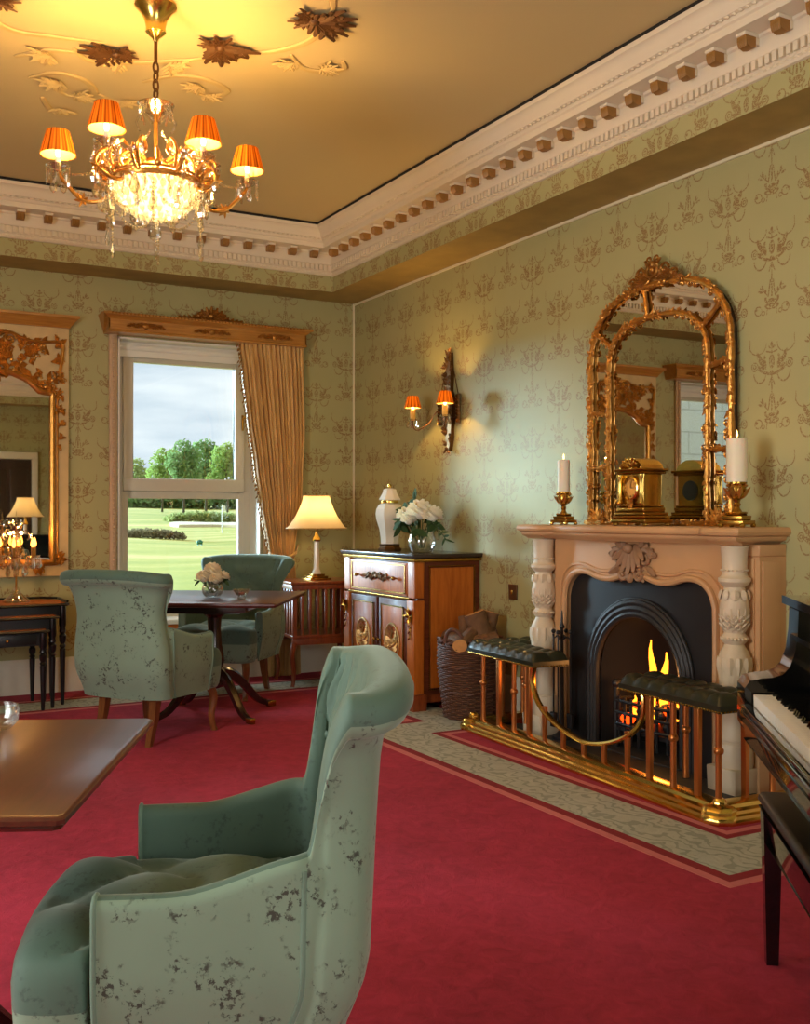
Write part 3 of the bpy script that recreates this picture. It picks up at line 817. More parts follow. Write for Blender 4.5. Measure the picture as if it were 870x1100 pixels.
# serpentine opening outline (y, z), left to right
half = bez([(.555, .0), (.555, .40), (.555, .74), (.548, .82), (.515, .885), (.45, .925), (.36, .930), (.26, .905), (.16, .905), (.07, .93), (0, .94)], 5)
half = [(p[0], p[1]) for p in [Vector((a.x, a.y)) for a in [Vector((*h[:2], 0)) if len(h) == 2 else h for h in half]]] if False else None
def bez2(pts, n=5): return [(p.x, p.y) for p in bez([(a, b, 0) for a, b in pts], n)]
half = bez2([(.555, .0), (.555, .40), (.555, .74), (.548, .82), (.515, .885), (.45, .925), (.36, .930), (.26, .905), (.16, .905), (.07, .93), (0, .94)])
inner = [(-a, b) for a, b in half] + [(a, b) for a, b in half[::-1][1:]]
poly = [(-.655, 0), (-.655, 1.115), (.655, 1.115), (.655, 0)] 
q = MB(); xs = -.185
# frieze + jambs as strips between opening and outer edge
outer = []
for y, z in inner:
    if z < .80: outer.append((-.655 if y < 0 else .655, z))
    else: outer.append((max(-.655, min(.655, y * 1.18)), 1.115))
fr = [[(xs, y, z) for y, z in inner], [(xs, y, z) for y, z in outer], [(0, y, z) for y, z in outer], [(0, y, z) for y, z in inner]]
q.loft(fr, closed=False); q.loft([fr[3], fr[0]], closed=False)
q.build('frieze', MT['stone'], fp, smooth=30)
q = MB(); q.tube([(xs - .004, y * 1.012 + 0, z + (.012 if z > .8 else 0)) for y, z in inner], .017, 8)
q.tube([(xs - .002, y * 1.085, z * 1.0 + (.05 if z > .8 else 0)) for y, z in inner if z > .5], .009, 6)
q.build('opening_moulding', MT['stone'], fp)
# side pilasters against the wall
for s in (-1, 1):
    q = MB(); y0 = s * .712
    q.box(-.165, 0, y0 - .085, y0 + .085, 0, 1.115); q.rbox(-.178, 0, y0 - .095, y0 + .095, 0, .20, .008)
    q.box(-.172, 0, y0 - .06, y0 + .06, .26, 1.05); q.rbox(-.175, 0, y0 - .092, y0 + .092, 1.06, 1.115, .008)
    for z0, z1 in ((.27, 1.04),):
        q.rbox(-.150, -.04, y0 - .091, y0 - .083, z0, z1, .003) if s < 0 else None
    q.build('pilaster', MT['stone'], fp)
# baluster columns
colprof = [(.078, .235), (.082, .25), (.074, .262), (.070, .275), (.060, .29), (.061, .33), (.070, .45), (.078, .535), (.081, .56), (.080, .60), (.070, .635), (.052, .66), (.048, .672), (.060, .684), (.064, .697), (.058, .71), (.050, .722), (.056, .745), (.068, .79), (.071, .83), (.066, .87), (.054, .905), (.050, .925), (.066, .937), (.078, .95), (.078, .965), (.066, .972), (.060, .985), (.062, 1.05), (.066, 1.10), (.072, 1.108)]
def column_mesh():
    q = MB(); seg = 36; rings = []
    for r, z in colprof:
        r *= .90
        ring = []
        for j in range(seg):
            a = 2 * PI * j / seg; rr = r
            if .29 < z < .54 or .98 < z < 1.06: rr *= 1 - .055 * (j % 2)
            ring.append((rr * math.cos(a), rr * math.sin(a), z))
        rings.append(ring)
    q.loft(rings)
    q.rbox(-.086, .086, -.086, .086, 0, .13, .006); q.lathe([(.080, .13), (.084, .14), (.084, .225), (.078, .236)], 28)
    for k in range(12):                     # acanthus bands hugging the shaft
        a = 2 * PI * k / 12; d = Vector((math.cos(a), math.sin(a), 0))
        q.leaf(d * .070 + Vector((0, 0, .615)), (0, 0, -1), d, .075, .036, -.04, .3, 5, 1)
        q.acanthus(d * .046 + Vector((0, 0, .728)), (d.x * .22, d.y * .22, 1), d, .105, .040, -.04, .3)
    for k in range(8):
        a = 2 * PI * k / 8; d = Vector((math.cos(a), math.sin(a), 0))
        q.leaf(d * .052 + Vector((0, 0, .912)), (d.x * .25, d.y * .25, -1), d, .045, .040, -.02, .3, 5, 1)
    for k in range(22):
        a = 2 * PI * k / 22; q.ball((.056 * math.cos(a), .056 * math.sin(a), .697), .008, 6, 4)
        q.ball((.057 * math.cos(a), .057 * math.sin(a), 1.0), .005, 5, 4)
    return q
c0 = column_mesh().build('column', MT['stonepale'], fp, loc=(-.225, .708, 0))
inst(c0, parent=fp, loc=(-.225, -.708, 0))
# shelf with breakfront
def shelf_poly(g):
    p = [(0, .815 + g), (-.315 - g, .815 + g), (-.325 - g, .80), (-.325 - g, .63), (-.318 - g, .605 - g), (-.292 - g, .585 - g)]
    for k in range(9):
        t = k / 8; p.append((-.268 - g - .040 * math.sin(PI * (t ** 1.2) / 2) ** 2, .570 - g - t * (.41 - g)))
    p += [(-.318 - g, .10), (-.322 - g, .0)]
    m = [(a, -b) for a, b in p[::-1]][1:]
    return p + m
q = MB()
lv = [(-.055, 1.112), (-.045, 1.122), (-.020, 1.130), (-.012, 1.142), (-.012, 1.148), (.008, 1.156), (.014, 1.168), (.010, 1.184), (.002, 1.190)]
q.loft([[(x, y, z) for x, y in shelf_poly(g)] for g, z in lv])
q.build('shelf', MT['stone'], fp, smooth=40)
# carved shell cartouche
q = MB()
q.ball((-.185, 0, 1.015), .085, 14, 8, (.30, 1.1, 1.0))
for k in range(-3, 4):
    a = k / 3 * 1.0
    q.leaf((-.20, .012 * k, 1.085), (-.18, math.sin(a) * .75, -math.cos(a)), (-1, 0, 0), .145 - .012 * abs(k), .038, .05, .5, 6, 1)
for s in (-1, 1):
    q.cscroll((-.20, s * .100, 1.030), (0, s, 0), (0, 0, 1), .048, .017); q.cscroll((-.205, s * .052, .950), (0, s, 0), (0, 0, -1), .034, .013)
    for k in range(4): q.leaf((-.195, s * (.055 + .022 * k), 1.080 - .012 * k), (-.15, s * (.5 + .2 * k), .8 - .25 * k), (-1, 0, 0), .055, .034, -.05, .5, 5, 1)
    q.leaf((-.19, s * .10, .985), (-.1, s * .9, -.5), (-1, 0, 0), .085, .036, .05, .5, 6, 1); q.leaf((-.19, s * .05, .955), (-.1, s * .7, -.9), (-1, 0, 0), .06, .03, .05, .5, 5, 1)
q.ball((-.222, 0, 1.075), .026, 10, 6); q.ball((-.212, 0, .930), .024, 8, 6, (.8, 1, 1.2))
q.build('cartouche', MT['stonecarve'], fp)
# iron plate with arch
def arch(hw, top, n=25):
    spring = top - hw
    pts = [(hw, 0), (hw, spring * .5)] + [(hw * math.cos(PI * k / (n - 1)), spring + hw * 1.0 * math.sin(PI * k / (n - 1))) for k in range(n)] + [(-hw, spring * .5), (-hw, 0)]
    return pts
xi = -.155
A1 = arch(.335, .745); 
def to_rect(p):
    y, z = p
    if z < .40 + 1e-6: return (.57 if y > 0 else -.57, z)
    s = max(abs(y) / .335 * .57 / .57, .0001)
    a = math.atan2(z - .40, y); 
    ca, sa = math.cos(a), math.sin(a)
    k = min(.57 / max(abs(ca), 1e-6), (.955 - .40) / max(abs(sa), 1e-6))
    return (k * ca, .40 + k * sa)
B1 = [to_rect(p) for p in A1]
q = MB(); q.loft([[(xi, y, z) for y, z in A1], [(xi, y, z) for y, z in B1], [(xi + .02, y, z) for y, z in B1], [(xi + .02, y, z) for y, z in A1], [(xi, y, z) for y, z in A1]], closed=False)
q.build('iron_plate', MT['iron'], fp, smooth=25)
q = MB()
for hw, top, r in ((.372, .800, .020), (.345, .770, .022), (.324, .742, .020), (.392, .820, .009)): q.tube([(xi - .008, y, z) for y, z in arch(hw, top)], r, 8)
q.build('arch_moulding', MT['iron2'], fp)
# firebox behind
q = MB(); A2 = arch(.305, .73)
bk = [(.22, y * .62, z * .92) for y, z in A2]; ft = [(xi + .01, y, z) for y, z in A2]
q.loft([ft, bk], closed=False); q.add(bk, [tuple(range(len(bk)))])
q.build('firebox', MT['soot'], fp, smooth=30)
q = MB(); q.rbox(-.20, .2, -.33, .33, .0, .03, .004); q.build('firebox_floor', MT['slate'], fp)
q = MB()
for z in (.16, .22, .28): q.tube(bez([(-.02, -.21, z), (-.13, -.20, z), (-.155, 0, z), (-.13, .20, z), (-.02, .21, z)], 6), .009, 6)
for k in range(7):
    y = -.18 + .06 * k; x = -.155 + .9 * y * y; q.tube([(x, y, .06), (x, y, .30)], .008, 6)
for s in (-1, 1): q.tube([(-.12, s * .21, .03), (-.12, s * .21, .34)], .016, 8); q.ball((-.12, s * .21, .36), .026, 8, 6)
q.box(-.13, .14, -.2, .2, .12, .14)
q.build('grate', MT['iron'], fp)
q = MB(); em = MB(); rr = random.Random(3)
for k in range(70):
    b = em if rr.random() < .22 else q
    c = (rr.uniform(-.12, .12), rr.uniform(-.18, .18), .15 + rr.uniform(0, .12)); b.ball(c, rr.uniform(.022, .04), 6, 4, (rr.uniform(.8, 1.3), rr.uniform(.8, 1.3), .8))
o = q.build('coals', MT['coal'], fp, smooth=0); o['kind'] = 'stuff'
fire = thing('fire', 'orange flames over glowing coals in the black fireplace', 'fire', (X1, FY, 0))
o = em.build('embers', MT['ember'], fire, smooth=0); o['kind'] = 'stuff'
def flame(c, h, w, lean):
    q = MB(); pts = []; rad = []
    for k in range(9):
        t = k / 8; pts.append((c[0], c[1] + lean * t * t + .016 * t * math.sin(t * 8 + c[1] * 40), c[2] + h * t)); rad.append(w * (math.sin(PI * (t * .82 + .12)) ** 1.3) * (1 - .35 * t) + .001)
    q.tube(pts, rad, 8, flat=.6); return q
for c, h, w, ln in (((-.03, .03, .24), .36, .030, .012), ((-.04, -.055, .22), .33, .036, -.015), ((0, .09, .24), .16, .03, .02), ((-.06, -.17, .2), .12, .024, 0), ((-.09, .10, .2), .11, .022, .01), ((-.10, -.04, .2), .12, .026, .0)):
    flame(c, h, w, ln).build('flame', MT['flame'], fire, smooth=60)
light('fire_glow', 'POINT', (-.10, -.02, .40), 1.6, (1, .42, .12), fire, shadow_soft_size=.06)
# hearth stone
q = MB(); q.prism([(3.385, 5.10), (3.60, 5.10), (3.60, 3.22), (3.265, 3.20)], 'z', 0, .022); o = q.build('hearth', MT['slate']); tag(o, 'dark slate hearth slab inside the brass fender', 'hearth')
o['kind'] = 'structure'

# ================================================================== club fender
fe = thing('club_fender', 'brass club fender with tufted green leather seats round the hearth', 'fender', (3.265, 4.16, 0), math.radians(-3.6))
# local: x towards the wall, y along the front; front rail at x=0
YF, DX = 1.03, .40
q = MB()
def rail_prof(q, pts, prof):
    rings = []
    P = [Vector(p) for p in pts]
    for i, p in enumerate(P):
        if i == 0: n = (P[1] - p).normalized(); nn = Vector((n.y, -n.x))
        elif i == len(P) - 1: n = (p - P[-2]).normalized(); nn = Vector((n.y, -n.x))
        else:
            n1 = (p - P[i - 1]).normalized(); n2 = (P[i + 1] - p).normalized(); a = Vector((n1.y, -n1.x)); b = Vector((n2.y, -n2.x)); nn = (a + b) / (1 + a.dot(b))
        rings.append([(p.x + nn.x * d, p.y + nn.y * d, z) for d, z in prof])
    q.loft(rings)
prof = [(-.045, .0), (.076, .0), (.076, .012), (.064, .018), (.062, .030), (.048, .036), (.046, .048), (.028, .056), (.024, .070), (.014, .075), (-.045, .075)]
rail_prof(q, [(DX, YF), (0.02, YF), (0, YF - .02), (0, -YF + .02), (.02, -YF), (DX, -YF)], prof)
q.build('base_rail', MT['brass'], fe)
for y in (YF, -YF):
    q = MB(); q.lathe([(.080, 0), (.084, .012), (.078, .030), (.070, .036), (.070, .050), (.060, .062), (.045, .068), (.03, .074), (.026, .088), (.018, .095)], 8); q.build('corner_foot', MT['brass'], fe, loc=(0.0, y * .995, 0))
pm = MB(); pm.lathe([(.016, .07), (.0135, .10), (.0135, .27), (.020, .276), (.022, .285), (.020, .294), (.0135, .30), (.0135, .47)], 12)
pf = MB(); pf.rbox(-.012, .012, -.016, .016, .07, .47, .003)
p0 = p1 = None
posts = [(0, .91, 0), (0, .735, 1), (0, .575, 0), (0, .42, 1), (0, -.58, 1), (0, -.74, 0), (0, -.895, 1), (0, -1.02, 0), (.16, .97, 1), (.17, .725, 0), (.32, 1.0, 0), (.16, -1.0, 1), (.31, -1.0, 0), (.17, -.62, 0)]
for x, y, k in posts:
    if k == 0:
        if p0 is None: p0 = pm.build('post', MT['copper'], fe, loc=(x, y, 0))
        else: inst(p0, parent=fe, loc=(x, y, 0))
    else:
        if p1 is None: p1 = pf.build('flat_post', MT['copper'], fe, loc=(x, y, 0))
        else: inst(p1, parent=fe, loc=(x, y, 0))
for k, y in enumerate((.27, .10, -.077, -.243, -.421)):
    zz = .135 + 1.0 * (y + .077) ** 2
    q = MB(); q.rbox(-.010, .010, -.014, .014, .07, zz, .003); q.build('short_post', MT['copper'], fe, loc=(0, y, 0))
def seat(y0, y1, ret, name='seat'):
    """tufted leather cushion over the front run plus the return to the wall"""
    def cush(ax0, ax1, ay0, ay1, z0, th):
        q = MB(); nx = max(10, int((ax1 - ax0) / .012)); ny = max(10, int((ay1 - ay0) / .012)); top = []
        sp = .092
        cx = max(1, round((ax1 - ax0) / sp)); cy = max(1, round((ay1 - ay0) / sp))
        for i in range(nx + 1):
            r = []
            for j in range(ny + 1):
                u = i / nx; v = j / ny
                ed = min(u * (ax1 - ax0), (1 - u) * (ax1 - ax0), v * (ay1 - ay0), (1 - v) * (ay1 - ay0))
                puff = abs(math.sin(PI * u * cx)) ** .55 * abs(math.sin(PI * v * cy)) ** .55
                z = z0 + th * (.50 * smooth01(0, .022, ed) ** .7 + .50 * puff)
                r.append((ax0 + u * (ax1 - ax0), ay0 + v * (ay1 - ay0), z))
            top.append(r)
        q.loft(top, closed=False)
        bt = [[(p[0], p[1], z0 - .03) for p in r] for r in top]
        rim = [(i, 0) for i in range(nx + 1)] + [(nx, j) for j in range(1, ny + 1)] + [(i, ny) for i in range(nx - 1, -1, -1)] + [(0, j) for j in range(ny - 1, 0, -1)]
        q.loft([[top[i][j] for i, j in rim], [bt[i][j] for i, j in rim]], closed=True, caps=False)
        q.add([bt[0][0], bt[nx][0], bt[nx][ny], bt[0][ny]], [(0, 1, 2, 3)])
        return q
    s = 1 if y1 > 0 else -1
    q1 = cush(-.035, .19, y0, y1, .475, .05)
    ye0, ye1 = (y1 - .20, y1) if s > 0 else (y0, y0 + .20)
    q2 = cush(.19, DX, ye0, ye1, .475, .05)
    b = len(q1.v); q1.v += q2.v; q1.f += [tuple(i + b for i in f) for f in q2.f]; q1.m += q2.m
    o = q1.build(name, MT['leather'], fe, smooth=50)
    q = MB(); y = y0 + .01
    while y < y1: q.ball((-.036, y, .450), .0055, 5, 4); y += .016
    x = -.03
    while x < .19:
        q.ball((x, y0 - .001, .450), .0055, 5, 4); x += .016
    n = q.build('nail_heads', MT['oldbrass'], o); n['kind'] = 'stuff'
seat(.33, 1.04, 1); seat(-1.07, -.40, -1)
q = MB()  # dipping rail between the seats
pts = bez([(0, .36, .47), (0.0, .385, .40), (0, .375, .33), (0, .33, .265), (0, .25, .215), (0, .12, .17), (0, -.077, .14), (0, -.25, .165), (0, -.40, .22), (0, -.49, .28), (0, -.535, .34), (0, -.545, .41), (0, -.53, .47)], 5)
q.tube(pts, .012, 8, flat=1.5); q.build('dip_rail', MT['brass'], fe)

# ================================================================== fire tools
ft = thing('fire_tools', 'black iron fire tool stand beside the left column of the fireplace', 'fire tools', (3.550, 4.635, .022))
q = MB(); q.lathe([(.055, 0), (.055, .015), (.03, .03), (.012, .05), (.009, .60), (.016, .61), (.008, .63), (.003, .70)], 14); q.build('stand', MT['iron'], ft)
q = MB()
for k in range(4):
    a = k * PI / 2 + .5; pts = [(0, 0, .54), (.03 * math.cos(a), .03 * math.sin(a), .56), (.048 * math.cos(a), .048 * math.sin(a), .545), (.052 * math.cos(a), .052 * math.sin(a), .57)]; q.tube(pts, .006, 6)
q.build('hook', MT['iron'], ft)
for k in range(4):
    a = k * PI / 2 + .5; cx, cy = .050 * math.cos(a), .050 * math.sin(a); q = MB()
    q.tube([(cx, cy, .10), (cx, cy, .57)], .005, 6); q.ball((cx, cy, .585), .013, 8, 6)
    q.rbox(cx - .012, cx + .012, cy - .022, cy + .022, .06, .14, .004) if k % 2 else q.tube([(cx, cy, .11), (cx + .02, cy, .07)], .006, 6)
    q.build(('shovel', 'poker', 'brush', 'tongs')[k], MT['iron'], ft)

# ================================================================== log basket
bk = thing('log_basket', 'tall brown wicker log basket between cabinet and fender', 'basket', (3.51, 5.49, 0))
def bask_r(z): return .165 + .03 * smooth01(0, .45, z) + .012 * math.sin(z * 6)
q = MB(); z = .012; row = 0
while z < .46:
    r = bask_r(z); seg = 56
    q.tube([((r + .006 * math.sin(PI * j / 2 * 1.0 + (PI if row % 2 else 0))) * math.cos(2 * PI * j / seg), (r + .006 * math.sin(PI * j / 2 + (PI if row % 2 else 0))) * math.sin(2 * PI * j / seg), z) for j in range(seg)], .0068, 5, wrap=True)
    z += .0125; row += 1
o = q.build('weave', MT['wicker'], bk, smooth=60); o['kind'] = 'stuff'
q = MB()
for k in range(28):
    a = 2 * PI * k / 28; q.tube([(bask_r(zz) * math.cos(a), bask_r(zz) * math.sin(a), zz) for zz in (.01, .15, .3, .47)], .006, 5)
q.build('stakes', MT['wicker'], bk)
q = MB()
for z, ph in ((.47, 0), (.48, PI), (.17, 0), (.325, PI)):
    r = bask_r(z); n = 72
    q.tube([((r + .009 * math.cos(9 * 2 * PI * j / n + ph)) * math.cos(2 * PI * j / n), (r + .009 * math.cos(18 * PI * j / n + ph)) * math.sin(2 * PI * j / n), z + .007 * math.sin(18 * PI * j / n + ph)) for j in range(n)], .009, 6, wrap=True)
q.build('rim', MT['wicker'], bk)
for s in (-1, 1):
    q = MB(); r = bask_r(.47); a0 = math.radians(205 if s < 0 else 25)
    pts = [(r * math.cos(a0 + .32 * math.cos(PI * k / 12)) * 1.02, r * math.sin(a0 + .32 * math.cos(PI * k / 12)) * 1.02, .47 + .085 * math.sin(PI * k / 12)) for k in range(13)]
    q.tube(pts, .012, 7); q.build('handle', MT['wicker'], bk)
q = MB(); q.lathe([(.16, .004), (.165, .02)], 24); q.build('bottom', MT['wicker'], bk)
lr = random.Random(5)
specs = [((-.06, -.06, .50), (.7, .5, .25), .045, .28, 'small split log with a pale cut end at the front of the basket'), ((-.08, .05, .47), (.2, 1, .1), .05, .26, 'split log lying at the back left of the basket'),
         ((.05, -.05, .50), (-.3, .2, 1), .058, .30, 'dark upright log leaning in the middle of the basket'), ((.09, .02, .48), (.25, -.1, 1), .060, .34, 'tallest bark covered log at the right of the basket'), ((.02, .08, .47), (.1, .3, 1), .05, .28, 'log standing against the wall at the back of the basket'),
         ((-.01, -.10, .47), (1, -.1, .12), .046, .24, 'short log lying across the front rim of the basket')]
for c, d, r, L, lab in specs:
    d = Vector(d).normalized(); h = d.orthogonal().normalized(); b2 = d.cross(h); rings = []; n = 14; ph = lr.random() * 6
    prof = [1 + .12 * math.sin(2 * a * 2 * PI / n + ph) + lr.uniform(-.04, .04) for a in range(n)]
    for k in range(7):
        t = k / 6 - .5; rings.append([d * (t * L) + (h * math.cos(2 * PI * j / n) + b2 * math.sin(2 * PI * j / n)) * (r * prof[j] * (1 + lr.uniform(-.025, .025))) for j in range(n)])
    q = MB(); q.loft(rings, caps=False); o = q.build('log', MT['log'], smooth=75, loc=Vector((3.51, 5.49, 0)) + Vector(c)); tag(o, lab, 'log', 'logs in the wicker basket')
    for rg_ in (rings[0], rings[-1]):
        q = MB(); q.add(rg_, [tuple(range(n))]); q.build('cut_end', MT['logend'], o, smooth=0)

# ================================================================== overmantel mirror
mr = thing('overmantel_mirror', 'arched gilt overmantel mirror with carved double frame above the fireplace', 'mirror', (X1, 4.105, 1.19), 0)
def mirror_path(hw, spring, top, n=40, z0=0.0):
    """from bottom left (+y) over the arch to bottom right"""
    P = []
    for k in range(14): P.append((hw, z0 + (spring - z0) * k / 14))
    for k in range(n + 1):
        a = PI * k / n; ca, sa = math.cos(a), math.sin(a)
        P.append((hw * math.copysign(abs(ca) ** .72, ca), spring + (top - spring) * abs(sa) ** .85))
    for k in range(13, -1, -1): P.append((-hw, z0 + (spring - z0) * k / 14))
    return P
OP = mirror_path(.515, .86, 1.235, z0=.0); IP = mirror_path(.365, .82, 1.075, z0=.03)
XM = -.035
q = MB(); q.prism([(y, z) for y, z in OP], 'x', -.004, -.024); q.build('backboard', MT['darkwood'], mr, smooth=0)
q = MB(); q.prism([(y, z) for y, z in IP], 'x', -.026, -.034); q.build('mirror_glass', MT['mirror'], mr, smooth=0)
N = len(OP); cuts = [0, 6, 11, 20, 34, 48, 57, 62, N - 1]
cuts = [0, 5, 10, 20, 33, 47, 55, 62, N - 1]
for a, b in zip(cuts, cuts[1:]):
    q = MB(); q.prism([OP[i] for i in range(a, b + 1)] + [IP[i] for i in range(b, a - 1, -1)], 'x', -.026, -.033); q.build('border_pane', MT['mirror'], mr, smooth=0)
def carved(q, pts, r, nrm, step=2, rnd=random.Random(11), amp=1.0):
    nv = Vector(nrm)
    q.tube(pts, [r * (.76 + .14 * math.sin(i * 2.1)) for i in range(len(pts))], 8)
    P = [Vector(p) for p in pts]; L = 0
    for i in range(1, len(P)):
        a, b = P[i - 1], P[i]; t = (b - a); seg_ = t.length; t.normalize(); sd = t.cross(nv)
        n = max(1, int(seg_ / (r * .9)))
        for k in range(n):
            p = a.lerp(b, (k + rnd.random() * .5) / n); g = rnd.choice((-1, 1))
            for g in (-1, 1):
                if rnd.random() < .6:
                    q.acanthus(p + sd * g * r * .35 + nv * r * .45, t * rnd.uniform(.7, 1) * amp + sd * g * rnd.uniform(.2, 1.1) + nv * rnd.uniform(0, .45), nv, r * rnd.uniform(.9, 1.6), r * rnd.uniform(.8, 1.1), rnd.uniform(-.35, .05), .5)
            if rnd.random() < .30: q.ball(p + nv * r * .8 + sd * rnd.uniform(-.4, .4) * r, r * rnd.uniform(.3, .5), 6, 4)
            if rnd.random() < .16: q.cscroll(p + nv * r * .5 + sd * g * r * .9, t, sd, r * .75, r * .26, 1.2, 10)
q = MB(); carved(q, [(XM - .012, y, z) for y, z in OP], .021, (-1, 0, 0), 1); o = q.build('outer_frame', MT['gilt'], mr)
q = MB(); carved(q, [(XM - .012, y, z) for y, z in IP], .019, (-1, 0, 0), 1, amp=.8); q.build('inner_frame', MT['gilt'], mr)
for c in cuts[1:-1]:
    a = Vector((XM - .012, *OP[c])); b = Vector((XM - .012, *IP[c])); q = MB(); carved(q, [a.lerp(b, k / 6) for k in range(7)], .016, (-1, 0, 0), 2); q.build('cross_bar', MT['gilt'], mr)
q = MB(); carved(q, [(XM - .012, .56 - .14 * k, .012) for k in range(9)], .020, (-1, 0, 0), 3)
for s in (-1, 1):
    for k in range(7): q.acanthus((XM - .015, s * .44, .02), (-.15, math.cos(k * .5), abs(math.sin(k * .5)) + .05), (-1, 0, 0), .075, .05, .1)
q.build('base_carving', MT['gilt'], mr)
q = MB(); rn = random.Random(4)                     # crest
for k in range(-6, 7):
    a = k / 6 * 1.5; q.acanthus((XM - .015, .055 * math.sin(a), 1.25), (-.15, math.sin(a) * 1.2, max(math.cos(a), .1)), (-1, 0, .1), rn.uniform(.075, .105), .05, .1)
q.tube([(XM - .035, .034 * math.cos(2 * PI * k / 16), 1.305 + .040 * math.sin(2 * PI * k / 16)) for k in range(16)], .010, 6, wrap=True)
q.ball((XM - .03, 0, 1.305), .022, 8, 6)
for s in (-1, 1):
    for k in range(7): q.acanthus((XM - .02, s * (.06 + .020 * k), 1.262 - .008 * k), (-.1, s * rn.uniform(.5, 1), rn.uniform(.3, .8)), (-1, 0, 0), .06 - .003 * k, .04, .1)
    q.cscroll((XM - .03, s * .085, 1.295), (0, s, 0), (0, 0, 1), .034, .009); q.cscroll((XM - .03, s * .15, 1.262), (0, s, 0), (0, 0, 1), .026, .008); q.cscroll((XM - .03, s * .03, 1.36), (0, s, 0), (0, 0, -1), .024, .008)
q.build('crest', MT['gilt2'], mr)

# ================================================================== mantel clock
MZ = 1.190
ck = thing('mantel_clock', 'brass temple shaped mantel clock in front of the arched mirror', 'clock', (3.56, 4.01, MZ), math.radians(-3))
ck.scale = (1.1, 1.1, 1.12)
# local: front faces -x
q = MB(); q.rbox(-.080, .080, -.124, .124, 0.012, .030, .005); q.rbox(-.074, .074, -.114, .114, .030, .046, .006); q.rbox(-.070, .070, -.106, .106, .046, .060, .004)
for a in (-1, 1):
    for b in (-1, 1): q.ball((a * .062, b * .105, .008), .014, 8, 5, (1, 1, .6))
q.build('base', MT['oldbrass'], ck)
q = MB(); q.rbox(-.052, .052, -.082, .082, .060, .235, .005); q.rbox(-.064, .062, -.096, .096, .060, .082, .006); q.rbox(-.060, .058, -.090, .090, .082, .092, .005)
q.rbox(-.066, .064, -.098, .098, .228, .240, .005); q.rbox(-.074, .072, -.106, .106, .240, .252, .005)
q.build('case', MT['oldbrass'], ck)
q = MB()
q.prism([(-.080, .252), (-.074, .268), (-.050, .286), (-.02, .298), (.02, .298), (.050, .286), (.074, .268), (.080, .252)], 'x', -.060, .060)
q.build('roof', MT['brass'], ck, smooth=30)
q = MB()
for k in range(-4, 5):
    a = k / 4 * 1.3; q.acanthus((-.062, .02 * math.sin(a), .256), (-.05, math.sin(a) * 1.4, max(.25, math.cos(a)) * .9), (-1, 0, 0), .048, .03, .1, .5)
q.ball((-.064, 0, .275), .013, 8, 6)
q.build('pediment', MT['oldbrass'], ck)
for s in (-1, 1):
    q = MB(); q.lathe([(.012, .095), (.014, .10), (.010, .108), (.0095, .205), (.013, .215), (.014, .226)], 12, (-.060, s * .076, 0)); q.build('column', MT['brass'], ck)
q = MB(); rings = []
for r, x in ((.052, -.050), (.054, -.062), (.048, -.066), (.046, -.060)): rings.append([(x, r * math.cos(2 * PI * k / 28), .168 + r * math.sin(2 * PI * k / 28)) for k in range(28)])
q.loft(rings, caps=False); dl = q.build('bezel', MT['brass'], ck)
q = MB(); q.loft([[(x, .047 * math.cos(2 * PI * k / 28), .168 + .047 * math.sin(2 * PI * k / 28)) for k in range(28)] for x in (-.052, -.0585)]); dial = q.build('dial', MT['gilt'], ck, smooth=20)
q = MB(); q.box(-.061, -.060, -.001, .002, .168, .198); q.box(-.061, -.060, -.022, .0, .166, .169)
q.build('hands', MT['bronze'], dial, smooth=0)
q = MB()
for k in range(12):
    a = 2 * PI * k / 12; q.box(-.0602, -.0584, .038 * math.sin(a) - .0025, .038 * math.sin(a) + .0025, .168 + .038 * math.cos(a) - .004, .168 + .038 * math.cos(a) + .004)
q.build('hour_marks', MT['bronze'], dial, smooth=0)
q = MB()
for k in range(7): q.leaf((-.053, 0, .10), (-.15, math.sin(k * .9), math.cos(k * .9)), (-1, 0, 0), .03, .016, .3, .5)
q.build('mount', MT['gilt'], ck)
q = MB(); q.loft([[(x, .045 * math.cos(2 * PI * k / 24), .160 + .045 * math.sin(2 * PI * k / 24)) for k in range(24)] for x in (.050, .056)]); q.build('back_plate', MT['ebony'], ck)

